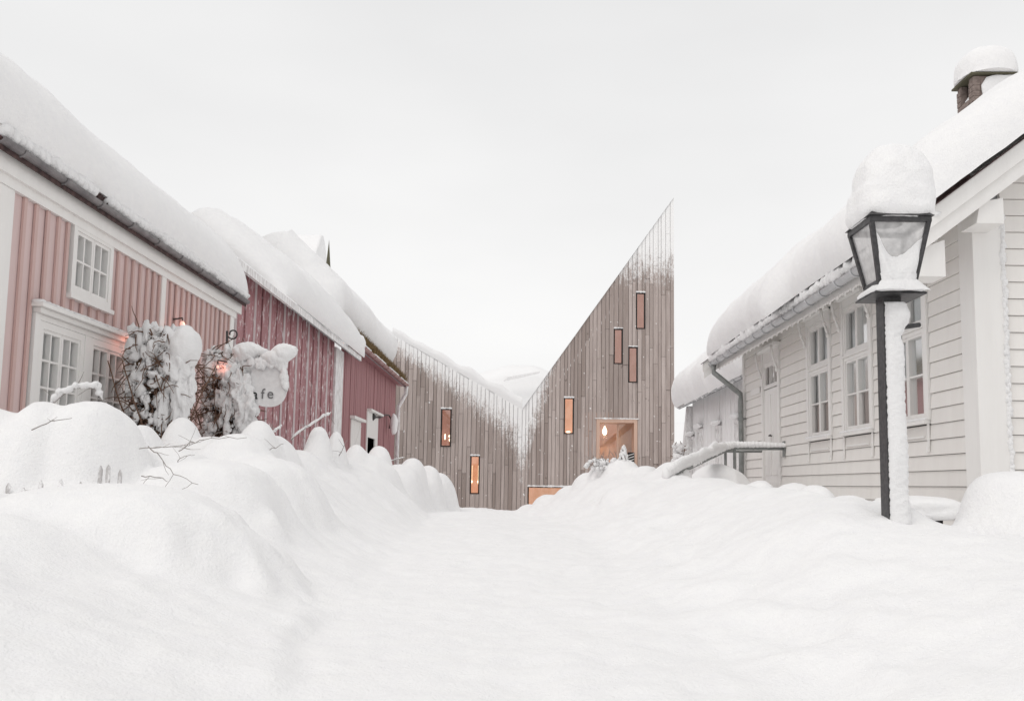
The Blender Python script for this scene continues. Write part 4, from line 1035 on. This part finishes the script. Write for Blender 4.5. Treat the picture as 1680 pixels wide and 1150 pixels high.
box('doorway', 'dark_void', rb, BX - .30, BX - .25, a0, a1 - .56, 0, zt - 1.003)
box('door_casing', 'white_trim', rb, BX - .03, BX + .03, a0 - .2, a0 - .003, 0, zt - .1)
# roofs
SA = R_(37)
roof_slab('roof', 'grey_post', rb, -1, BX + .42, EA + .06, SA, 2.6, 19.0, A1 + 1.9, .1)
box('fascia', 'trim_frosted', rb, BX + .40, BX + .44, A0 - .2, A1 + 1.9, EA - .05, EA + .1)
MB().prism([(BX + .0, EA + .3), (BX + .39, EA - .02), (BX + .39, EA - .06), (BX + .0, EA + .26)], A0, A1 + 1.9).build('soffit', 'trim_frosted', rb)
roof_snow('roof_snow', rb, -1, BX + .42, EA + .14, SA, 2.7, .80, 18.4, A1 + 2.4, R0=2.6, R1=.9, bulge=.06, seed=83, amp=.09, lipR=2.2)
SB = R_(43)
MB().prism([(BX + .0, EB + .32), (BX + .33, EB + .12), (BX + .33, EB + .08), (BX + .0, EB + .10)], A1 + 1.95, B1 + .5).build('soffit', 'red_paint_clean', rb)
roof_slab('roof', 'grey_post', rb, -1, BX + .30, EB + .26, SB, 4.0, A1 + 1.95, B1 + .5, .16)
gutter_run(rb, BX + .40, EB + .16, .085, A1 + 1.95, B1 + .55, 'red_metal', .95, .5)
roof_snow('roof_snow', rb, -1, BX - .46, EB + 1.14, SB, 2.75, .95, A1 + .9, B1 + .7, R0=1.3, R1=1.6, bulge=.25, seed=97, amp=.10, lipR=1.0)
m = MB()
for i in range(12000):
    y_ = rnd.uniform(A1 + 2.1, B1 + .45); u = rnd.random(); base = Vector((BX + .36 - u * .92, y_, EB + .24 + u * .90))
    ln = rnd.uniform(.10, .30) * (1 + .6 * mnoise.noise(Vector((y_ * 1.7, 0, 0)))); dv = Vector((rnd.uniform(-.1, .5), rnd.uniform(-.5, .5), rnd.uniform(.2, 1))).normalized() * ln; sd_ = Vector((rnd.uniform(-1, 1), rnd.uniform(-1, 1), 0)).normalized() * .018
    m.add([base - sd_, base + sd_, base + dv], [(0, 1, 2)])
tg = m.build('turf_edge', 'dry_grass', rb); tg['kind'] = 'stuff'
m = MB(); yy = A1 + 2
while yy < B1 + .5:
    if mnoise.noise(Vector((yy * .9, 3, 7))) > -.1: m.blob((BX + .38, yy, EB + .22), (.07, .16, .05), .3, 2, yy, 2)
    yy += .2
m.build('gutter_snow', 'powder_snow', rb, True)['kind'] = 'stuff'
MB().blob((BX + .38, A1 + 1.95, EB + .22), (.16, .25, .26), .2, 1.6, 4, 3).build('gutter_snow', 'snow', rb, True)
gy = B1 + .35
r0 = Vector((BX + .40, gy, EB + .08)); r1 = Vector((BX + .38, gy, EB - .25)); r2 = Vector((BX + .10, gy - .2, EB - .85)); r3 = Vector((BX + .10, gy - .2, -.3))
MB().tube([r0, r1, r2, r2 + Vector((0, 0, -.2)), r3], .085, 10).build('downpipe', 'trim_frosted', rb, True)
p0, p1, p2 = at(613, 684, X=BX + .04), at(638, 681, Y=35.5), at(643, 690, Y=35.5)
gl_ = thing('gooseneck_lamp', p0, 'black swan-neck lamp with snowy shade on the far end of the red barn', 'lamp')
MB().tube([p0, p0.lerp(p1, .4) + Vector((0, 0, -.06)), p0.lerp(p1, .75) + Vector((0, 0, .03)), p1, p2], .028, 6).build('arm', 'wrought_iron', gl_, True)
MB().tube([p0 + Vector((-.03, 0, 0)), p0 + Vector((.08, 0, 0))], [.16, .05], 8).build('wall_mount', 'wrought_iron', gl_, True)
MB().tube([p2 + Vector((0, 0, .05)), p2 + Vector((.04, 0, -.3))], [.06, .16], 10).build('lamp_shade', 'wrought_iron', gl_, True)
MB().blob(p2 + Vector((.1, -.1, -.15)), (.16, .2, .42), .15, 1.5, 3, 3).build('shade_snow', 'snow', gl_, True)

# ------------------------------------------------------------------ street lamp
LX, LY = 2.675, 6.40
sl = thing('street_lamp', (LX, LY, 1.1), 'black four-sided lantern on a square post wearing a tall cap of snow', 'street lamp')
m = MB(); zb_l = ground_z(LX, LY) - .4
pxl = at(1438, 700, Y=LY - .065).x; pw = .13
PXC = LX - .015
box('post', 'lamp_iron', sl, PXC - .065, PXC + .065, LY - .065, LY + .065, .6, 2.925)
zt, zb_, ht, hb_ = 3.435, 2.995, .205, .125
fr = MB()
cor = [(-1, -1), (1, -1), (1, 1), (-1, 1)]
lan = MB()
for sx, sy in cor:
    a = Vector((LX + sx * hb_, LY + sy * hb_, zb_)); b = Vector((LX + sx * ht, LY + sy * ht, zt)); w_ = .016
    lan.hexa([(a.x - w_, a.y - w_, a.z), (a.x + w_, a.y - w_, a.z), (a.x + w_, a.y + w_, a.z), (a.x - w_, a.y + w_, a.z), (b.x - w_, b.y - w_, b.z), (b.x + w_, b.y - w_, b.z), (b.x + w_, b.y + w_, b.z), (b.x - w_, b.y + w_, b.z)])
for (h_, z_, t_) in ((hb_, zb_, .018), (ht, zt, .02)):
    w_ = .0145
    lan.box(LX - h_ - w_, LX + h_ + w_, LY - h_ - w_, LY - h_ + w_, z_ - t_, z_ + t_).box(LX - h_ - w_, LX + h_ + w_, LY + h_ - w_, LY + h_ + w_, z_ - t_, z_ + t_)
    lan.box(LX - h_ - w_, LX - h_ + w_, LY - h_ + w_, LY + h_ - w_, z_ - t_, z_ + t_).box(LX + h_ - w_, LX + h_ + w_, LY - h_ + w_, LY + h_ - w_, z_ - t_, z_ + t_)
lo_ = lan.build('lantern_frame', 'lamp_iron', sl)
for k in range(4):
    a, b = cor[k], cor[(k + 1) % 4]; i_ = .004
    MB().add([(LX + a[0] * (hb_ - i_), LY + a[1] * (hb_ - i_), zb_), (LX + b[0] * (hb_ - i_), LY + b[1] * (hb_ - i_), zb_), (LX + b[0] * (ht - i_), LY + b[1] * (ht - i_), zt), (LX + a[0] * (ht - i_), LY + a[1] * (ht - i_), zt)], [(0, 1, 2, 3)]).build('pane', 'frosted_lamp_glass', lo_)
m = MB(); e = .235
m.add([(LX - e, LY - e, zt + .022), (LX + e, LY - e, zt + .022), (LX + e, LY + e, zt + .022), (LX - e, LY + e, zt + .022), (LX - .06, LY - .06, zt + .20), (LX + .06, LY - .06, zt + .20), (LX + .06, LY + .06, zt + .20), (LX - .06, LY + .06, zt + .20)],
      [(3, 2, 1, 0), (4, 5, 6, 7), (0, 1, 5, 4), (1, 2, 6, 5), (2, 3, 7, 6), (3, 0, 4, 7)]); m.build('lantern_roof', 'lamp_iron', sl)
m = MB(); e, e2 = .185, .10
m.add([(LX - e, LY - e, 2.90), (LX + e, LY - e, 2.90), (LX + e, LY + e, 2.90), (LX - e, LY + e, 2.90), (LX - e, LY - e, 2.912), (LX + e, LY - e, 2.912), (LX + e, LY + e, 2.912), (LX - e, LY + e, 2.912), (LX - e2, LY - e2, 2.975), (LX + e2, LY - e2, 2.975), (LX + e2, LY + e2, 2.975), (LX - e2, LY + e2, 2.975)],
      [(3, 2, 1, 0), (8, 9, 10, 11)] + [(i, (i + 1) % 4, 4 + (i + 1) % 4, 4 + i) for i in range(4)] + [(4 + i, 4 + (i + 1) % 4, 8 + (i + 1) % 4, 8 + i) for i in range(4)]); m.build('lantern_base', 'lamp_iron', sl)
box('burner', 'white_trim', sl, LX - .03, LX + .03, LY - .03, LY + .03, zb_ + .02, zb_ + .16)
m = MB(); m.tube([(PXC - .02, LY - .09, 2.66), (PXC + .20, LY - .05, 2.70)], .018, 8); m.build('ladder_bar', 'lamp_iron', sl)
# lofted snow cap
def loft(name, parent, rings, mat='snow', n=48, seed=0, amp=.012):
    """rings: (cx, cy, z, hx, hy, exponent)"""
    P_ = []
    for (cx, cy, z, hx, hy, ex) in rings:
        ring = []
        for k in range(n + 1):
            q = 2 * math.pi * (k % n) / n; c, s = math.cos(q), math.sin(q)
            rr = (abs(c) ** ex + abs(s) ** ex) ** (-1 / ex); p = Vector((cx + hx * rr * c, cy + hy * rr * s, z))
            d = mnoise.noise(p * 6 + Vector((seed, 0, 0))) * amp + mnoise.noise(p * 17 + Vector((seed, 5, 0))) * amp * .45
            p += Vector((c * d * rr, s * d * rr, d * .6)); ring.append(tuple(p))
        P_.append(ring)
    return grid_obj(name, np.array(P_), mat, parent)
rg = []
base = zt + .03
for u in np.linspace(0, 1, 34):
    z = base + .60 * u; t1 = min(u / .12, 1); k = max(0, (u - .30) / .70)
    hx = (.236 + .045 * math.sin(t1 * math.pi / 2)) * (1 - .11 * u) * max(0, 1 - k ** 3.2) ** .5
    rg.append((LX + .014 + .045 * u, LY + .012, z, max(hx, .001), max(hx * .98, .001), 4 - 1.5 * min(u * 1.4, 1)))
rg = [(LX, LY, base - .012, .10, .10, 3), (LX, LY, base - .014, .228, .228, 4)] + rg
loft('snow_cap', sl, rg, seed=2, amp=.022)
# snow caught on the front pane and on the base plate
nu, nv = 26, 26; P_ = []
for i in range(nu):
    u = -1 + 2 * i / (nu - 1); row_ = []
    topz = float(np.interp(u, [-1, -.82, -.62, -.4, -.1, .25, .6, 1], [.37, .33, .235, .185, .175, .20, .255, .33])) + .012 * mnoise.noise(Vector((u * 5, 0, 3)))
    for j in range(nv):
        v = j / (nv - 1); z = 2.915 + (zb_ - 2.915 + topz) * v
        k = min(1, max(0, (z - zb_) / (zt - zb_))); hw_ = (hb_ + (ht - hb_) * k) if z > zb_ else .195 - (.195 - hb_) * (z - 2.915) / (zb_ - 2.915) * .8
        hwx = min(hw_, .20) * (.97 if z > zb_ else 1.0)
        th = .004 + .055 * math.sin(math.pi * min(1, v * .9 + .12)) * (1 - abs(u) ** 6) + (.03 * (1 - v) if z < zb_ + .05 else 0)
        th *= (1 - v ** 5)
        n_ = mnoise.noise(Vector((u * 3, z * 14, 2))) * .008
        row_.append((LX + u * hwx, LY - hw_ - th - n_, z + .004 * mnoise.noise(Vector((u * 9, v * 3, 1)))))
    P_.append(row_)
grid_obj('pane_snow', np.array(P_), 'powder_snow', sl)
loft('base_snow', sl, [(LX, LY, 2.916, .19, .19, 6), (LX, LY, 2.935, .198, .198, 5), (LX, LY, 2.955, .185, .185, 4.5), (LX, LY, 2.985, .14, .14, 4), (LX, LY, 3.0, .128, .128, 4)], 'powder_snow', seed=6, amp=.006)
# snow plastered on the weather side of the post
P_ = []; nz_ = 150
for i in range(nz_ + 1):
    z = 1.0 + (2.86 - 1.0) * i / nz_; u = (z - 1.0) / 1.86
    wid = .145 + .012 * mnoise.noise(Vector((1, z * 2, 0))) + .03 * (1 - u) ** 3
    top = math.exp(-((z - 2.76) / .085) ** 2); wid += .045 * top - .02 * math.exp(-((z - 2.60) / .04) ** 2)
    dep = .055 + .04 * top + .02 * mnoise.noise(Vector((3, z * 3, 0)))
    if i == nz_: dep *= .3
    row_ = []
    xa, xb = PXC - .055, PXC - .055 + wid
    for j in range(15):
        v = j / 14; a = math.pi * v
        x = xa + (xb - xa) * (1 - math.cos(a)) / 2; y = LY - .066 - dep * math.sin(a) ** .7 if v < .6 else LY - .066 - dep * math.sin(a) ** .7 + .12 * ((v - .6) / .4) ** 1.5
        n_ = mnoise.noise(Vector((x * 40, z * 40, 0))) * .010
        row_.append((x + n_ * .6, y - n_, z))
    P_.append(row_)
grid_obj('post_snow', np.array(P_), 'powder_snow', sl)

# ------------------------------------------------------------------ snowy shrubs and the café sign
def bent(p, d, n, step, r, wob, grav=0):
    pts = [Vector(p)]; d = Vector(d).normalized()
    for i in range(n):
        d = (d + Vector((r.uniform(-wob, wob), r.uniform(-wob, wob), r.uniform(-wob, wob) - grav))).normalized(); pts.append(pts[-1] + d * step)
    return pts
def shrub(name, label, foot, axis, rx, ry, h, seed, nsnow, caps, lean=0, group='snow-laden climbing shrubs by the pink house'):
    r = random.Random(seed); o = thing(name, foot, label, 'shrub', group); f = Vector(foot)
    m = MB()
    for i in range(9):
        p = f + Vector((r.uniform(-rx * .5, rx * .5), r.uniform(-ry * .5, ry * .5), -.2))
        pts = bent(p, (r.uniform(-.12, .12) + lean, r.uniform(-.1, .1), 1), 12, h * .95 / 12, r, .09); m.tube(pts, [.016 - .0008 * k for k in range(len(pts))], 5)
    m.build('trunk', 'twig', o)
    m = MB()
    for i in range(950):
        t_ = r.random(); a = r.uniform(0, 2 * math.pi); rad = math.sqrt(r.random())
        w = 1 if t_ < .75 else 1.15
        p = f + Vector((lean * h * t_ + rx * w * rad * math.cos(a), ry * w * rad * math.sin(a), h * t_))
        pts = bent(p, (r.uniform(-1, 1), r.uniform(-1, 1), r.uniform(-.9, .6)), 5, r.uniform(.04, .09), r, .45, .12); m.tube(pts, [.009, .008, .007, .006, .005, .003], 4, cap=False)
    m.build('twigs', 'twig', o)['kind'] = 'stuff'
    m = MB()
    for i in range(1500):
        t_ = r.random(); a = r.uniform(0, 2 * math.pi); rad = math.sqrt(r.random()); p = f + Vector((lean * h * t_ + rx * 1.05 * rad * math.cos(a), ry * 1.05 * rad * math.sin(a), h * t_ * .98))
        s_ = r.uniform(.015, .04); u = Vector((r.uniform(-1, 1), r.uniform(-1, 1), r.uniform(-1, 1))).normalized(); v = u.orthogonal().normalized()
        m.add([p - u * s_, p + v * s_ * .55, p + u * s_, p - v * s_ * .55], [(0, 1, 2, 3)])
    m.build('dead_leaves', 'dead_leaf', o)['kind'] = 'stuff'
    m = MB()
    for i in range(nsnow):
        t_ = r.random() ** .5; a = r.uniform(0, 2 * math.pi); rad = r.random() ** .3
        p = f + Vector((lean * h * t_ + rx * 1.1 * rad * math.cos(a), ry * 1.15 * rad * math.sin(a), h * t_))
        s_ = (.009 + .042 * r.random() ** 2.4) * (.6 + .8 * t_)
        m.blob(p, (s_ * r.uniform(.6, 1.6), s_ * r.uniform(.6, 1.6), s_ * r.uniform(.7, 2.6)), .75, 2.6, i * .7, 2)
    m.build('snow_clumps', 'powder_snow', o, True)['kind'] = 'stuff'
    for i, (c, rr, amp) in enumerate(caps):
        MB().blob(c, rr, amp * 1.35, 2.3 if amp > .2 else 1.8, seed + i * 3, 5 if amp > .2 else 4).build('snow_cap', 'powder_snow', o, True)
    return o
def cap(px, py, Y, wpx, hpx, dm, amp=.15):
    p = at(px, py, Y=Y); s_ = Y / 1450; return (p, (wpx / 2 * s_, dm, hpx / 2 * s_), amp)
f1 = at(255, 720, Y=10.4); 
shrub('climbing_shrub', 'shaggy dark shrub with a round snow cap left of the dark door', (f1.x, 10.4, 1.2), None, .30, .26, at(250, 545, Y=10.4).z - 1.2, 5, 800,
      [cap(303, 570, 10.3, 52, 72, .22, .10), cap(292, 605, 10.3, 50, 70, .2, .25), cap(247, 560, 10.35, 40, 50, .17, .4), cap(296, 655, 10.25, 30, 90, .12, .3), cap(222, 585, 10.4, 30, 50, .12, .45), cap(262, 600, 10.3, 40, 70, .15, .45), cap(310, 640, 10.3, 22, 60, .1, .3), cap(268, 672, 10.2, 20, 70, .09, .3)])
f2 = at(372, 720, Y=12.0)
shrub('climbing_shrub', 'snow-plastered thorny shrub behind the hanging oval sign', (f2.x, 12.0, 1.2), None, .30, .28, at(372, 578, Y=12).z - 1.2, 9, 950,
      [cap(380, 612, 11.8, 34, 50, .16, .3), cap(402, 600, 11.9, 40, 50, .18, .3), cap(395, 640, 11.75, 34, 60, .13, .45), cap(405, 672, 11.75, 36, 60, .13, .5), cap(375, 660, 11.75, 30, 60, .1, .5), cap(372, 702, 11.7, 12, 26, .05, .15)])
# sign
sc_ = at(441, 628, Y=11.75)
sg = thing('hanging_sign', (sc_.x, 11.75, sc_.z - .3), 'pale oval café sign hanging from an iron bracket, half buried in snow', 'sign')
hwid = 31 * 11.75 / 1450; hh = 40 * 11.75 / 1450
poly = []
for k in range(36):
    q = 2 * math.pi * k / 36; c, s = math.cos(q), math.sin(q); ex = 2.6; rr = (abs(c) ** ex + abs(s) ** ex) ** (-1 / ex)
    poly.append((sc_.x + hwid * rr * c, sc_.z + hh * rr * s * (1 if s < 0 else .9)))
MB().prism(poly, 11.74, 11.78).build('board', 'sign_white', sg)
def letters(txt, px, py, hpx, mat, parent, Y):
    cu = bpy.data.curves.new('lettering', 'FONT'); cu.body = txt; cu.size = hpx * Y / 1450; cu.extrude = .003
    tmp = bpy.data.objects.new('tmp', cu); col.objects.link(tmp); bpy.context.view_layer.update()
    me = bpy.data.meshes.new_from_object(tmp.evaluated_get(bpy.context.evaluated_depsgraph_get())); bpy.data.objects.remove(tmp)
    p = at(px, py, Y=Y)
    me.transform(Matrix.Translation(p) @ Matrix.Rotation(math.pi / 2, 4, 'X')); me.materials.clear(); me.materials.append(MATS[mat])
    o = bpy.data.objects.new('lettering', me); col.objects.link(o); adopt(o, parent); return o
letters('C', 396.5, 654.5, 26, 'sign_black', sg, 11.733)
letters('a', 413, 654.5, 24, 'sign_black', sg, 11.733)
letters('f', 427.5, 654.0, 24, 'sign_faded', sg, 11.733)
letters('e', 437.5, 653.5, 24, 'sign_faded', sg, 11.733)
m = MB(); b0_, b1_ = at(377, 568, Y=11.85), at(478, 584, Y=11.85)
m.tube([at(371, 720, Y=11.85), at(372, 600, Y=11.85), at(372.5, 543, Y=11.85)], .016, 6)
sp = [at(382 + 8.5 * math.cos(a) * (1 - .02 * i), 548 - 8.5 * math.sin(a) * (1 - .02 * i), Y=11.85) for i, a in enumerate(np.linspace(-2.6, 3.4, 22))]
m.tube(sp, .011, 6); m.tube([at(372.5, 560, Y=11.85), at(378, 574, Y=11.85), at(400, 580, Y=11.85), at(475, 580, Y=11.85)], .014, 6)
m.build('bracket', 'wrought_iron', sg, True)
for px in (425, 460): MB().tube([at(px, 580, Y=11.78), at(px, 597, Y=11.76)], .006, 5).build('chain', 'wrought_iron', sg)
m = MB()
for i in range(22):
    u = i / 21; px = 398 + 80 * u; py = 578 - 3 * math.sin(u * 7) + (6 if .45 < u < .8 else 0); rr = (11 + 4 * math.sin(u * 9 + 1)) * (1.0 if u < .85 else 1.1) * 11.75 / 1450
    m.blob(at(px, py, Y=11.76), (rr * 1.15, rr * 1.2, rr), .22, 1.7, i * .9, 3)
m.build('snow_cap', 'powder_snow', sg, True)
m = MB(); r = random.Random(4)
for i in range(90):
    u = r.random(); px, py = (410 + 55 * u, 592 + 8 * r.random()) if i < 50 else (464 + 5 * r.random(), 595 + 38 * r.random())
    s_ = r.uniform(.02, .05); m.blob(at(px, py, Y=11.71), (s_, s_ * .6, s_ * r.uniform(.8, 2)), .4, 2.2, i, 2)
m.build('stuck_snow', 'powder_snow', sg, True)

# ------------------------------------------------------------------ bare branches in the snow
def branch(label, pts_px, Y, rad, snow=.0, mat='grey_twig', group=None):
    pts = []
    base = [at(px, py, Y=Y + dy) for px, py, dy in pts_px]
    for a, b in zip(base[:-1], base[1:]):
        for i in range(4): pts.append(a.lerp(b, i / 4) + Vector((rnd.uniform(-1, 1), rnd.uniform(-1, 1), rnd.uniform(-1, 1))) * rad * 1.2)
    pts.append(base[-1])
    rad *= .62; m = MB(); n = len(pts); m.tube(pts, [rad * (1.1 - .7 * i / n) for i in range(n)], 6)
    r = random.Random(int(pts_px[0][0]))
    for i in range(2, n - 1, 3):
        m.tube(bent(pts[i], (r.uniform(-1, 1), r.uniform(-.4, .2), r.uniform(-.5, .8)), 3, .05, r, .3), [rad * .5, rad * .45, rad * .4, rad * .25], 5)
    o = thing('bare_branch', pts[0], label, 'branch', 'bare branches poking out of the left snowbank')
    m.build('wood', mat, o, True)
    if snow:
        m = MB()
        fine = [pts[int(q)].lerp(pts[min(int(q) + 1, n - 1)], q % 1) for q in np.linspace(0, n - 1.01, n * 4)]; nf = len(fine)
        m.tube([p + Vector((0, 0, snow * .6)) for p in fine], [max(.003, snow * (.75 + .55 * mnoise.noise(Vector((k * .35, snow * 90, 1)))) * min(1, k / 5, (nf - 1 - k) / 5)) for k in range(nf)], 8)
        m.build('snow_load', 'powder_snow', o, True)
branch('long thin branch slanting down the drift below the snowy shrubs', [(243, 733, 0), (262, 748, 0), (285, 778, -.1), (325, 795, -.2)], 6.75, .007)
branch('horizontal thin branch across the drift below the round snow cap', [(228, 736, 0), (270, 733, -.05), (310, 730, 0), (335, 722, .1)], 6.7, .006)
branch('arching thin branch below the oval sign', [(292, 740, 0), (312, 727, 0), (345, 719, .1), (405, 718, .2)], 7.2, .007)
branch('short curved twig in the middle of the left drift', [(290, 757, 0), (303, 748, 0), (320, 746, 0)], 6.6, .005)
branch('low twig near the foot of the slanting branch', [(232, 781, 0), (262, 782, 0), (275, 790, 0)], 6.1, .006)
branch('arched snow-laden branch in front of the pink double window', [(82, 664, 0), (100, 646, 0), (130, 636, .05), (158, 634, .1), (168, 660, .15)], 7.35, .011, .034)
branch('faint twig on the snow-covered hedge at the left edge', [(52, 706, 0), (85, 690, 0), (118, 686, .1)], 6.45, .007)
branch('snowy branch slanting up in front of the red boards', [(478, 722, 0), (500, 703, 0), (530, 683, 0), (543, 677, 0)], 11.6, .012, .022)
branch('twig lying on the drift beneath the red boards', [(428, 742, 0), (448, 736, 0), (465, 728, .1)], 8.75, .008)
branch('twig standing out of the narrow snow-capped stump', [(557, 748, 0), (563, 735, 0), (570, 722, 0)], 12.0, .009)
branch('short snowy twig left of the white barn corner', [(450, 710, 0), (455, 704, 0), (462, 698, 0)], 9.6, .01, .018)
branch('small twig at the foot of the barn downpipe', [(640, 757, 0), (652, 754, 0), (664, 751, 0)], 15.2, .014, .012)

# picket fence almost swallowed by the drift at the far left
pf = thing('picket_fence', at(90, 800, Y=6.6), 'weathered picket fence almost buried in the hedge-like drift at the left edge', 'fence')
for i, (px, top, w_) in enumerate(((12, 792, .03), (38, 800, .028), (66, 788, .03), (100, 786, .03), (132, 790, .026), (164, 764, .026), (177, 762, .03), (196, 770, .026))):
    p = at(px, top, Y=6.43 + .0012 * px); q = rnd.uniform(-.006, .006)
    MB().prism([(p.x - w_ / 2, p.z - .6), (p.x + w_ / 2, p.z - .6), (p.x + w_ / 2 + q, p.z - .03), (p.x + q, p.z), (p.x - w_ / 2 + q, p.z - .03)], p.y, p.y + .02).build('picket', 'grey_picket', pf)
a_, b_ = at(-20, 812, Y=6.46), at(205, 800, Y=6.70); MB().tube([a_, b_], .022, 5).build('rail', 'grey_picket', pf)

# snow-covered little conifer and brushwood on the right bank
cp = at(1023, 752, Y=15.7)
sp_t = thing('sapling', (cp.x, 15.7, cp.z - .3), 'little snow-covered conifer tip in front of the lit entrance', 'sapling')
MB().tube([(cp.x, 15.7, cp.z - .35), (cp.x, 15.7, cp.z + .16)], [.014, .005], 6).build('trunk', 'twig', sp_t)
m = MB(); r = random.Random(2); tw = MB()
for i in range(64):
    t_ = i / 63; a = r.uniform(0, 6.28); rad = .085 * (1 - t_) ** .6 * r.uniform(.7, 1.1) + .008; z = cp.z - .12 + .33 * t_
    e_ = Vector((cp.x + rad * math.cos(a), 15.7 + rad * math.sin(a), z - .35 * rad)); tw.tube([(cp.x, 15.7, z), e_], .004, 4)
    m.blob(e_, (.022, .022, .035), .35, 2, i, 2)
tw.build('twigs', 'twig', sp_t); m.build('snow_load', 'powder_snow', sp_t, True)
bb = at(985, 757, Y=15.9)
bs = thing('brush', (bb.x, 15.9, bb.z - .3), 'clump of snow-covered brushwood on top of the right snowbank', 'bush')
m = MB(); tw = MB(); r = random.Random(12)
for i in range(75):
    p = at(r.gauss(990, 11), r.uniform(750, 770), Y=15.85 + r.uniform(-.15, .3))
    if r.random() < .45:
        tw.tube(bent(p, (r.uniform(-1, 1), r.uniform(-1, 0), r.uniform(-.3, 1)), 4, .04, r, .35), [.006, .005, .005, .004, .003], 4)
    s_ = r.uniform(.015, .042); m.blob(p - Vector((0, 0, .04)), (s_ * 1.2, s_ * 1.2, s_), .4, 2.2, i, 2)
tw.build('twigs', 'grey_twig', bs)['kind'] = 'stuff'; m.build('snow_load', 'powder_snow', bs, True)['kind'] = 'stuff'
hb2 = at(1112, 745, Y=30)
hs = thing('far_bush', (hb2.x, 30, 1.4), 'small snowy bush between the boarded building and the pale house', 'bush')
m = MB(); tw = MB()
for i in range(70):
    p = at(r.gauss(1113, 5), r.uniform(728, 762), Y=30 + r.uniform(-.3, .3))
    if r.random() < .5: tw.tube(bent(p, (r.uniform(-1, 1), r.uniform(-1, 0), r.uniform(-.3, 1)), 3, .08, r, .35), .012, 4)
    s_ = r.uniform(.05, .11); m.blob(p, (s_, s_, s_), .4, 2.2, i, 2)
tw.build('twigs', 'twig', hs)['kind'] = 'stuff'; m.build('snow_load', 'powder_snow', hs, True)['kind'] = 'stuff'
print('boards', nb, 'objects', len(bpy.data.objects), 'tris', sum(len(me.loop_triangles) if me.loop_triangles else sum(len(p.vertices) - 2 for p in me.polygons) for me in bpy.data.meshes))
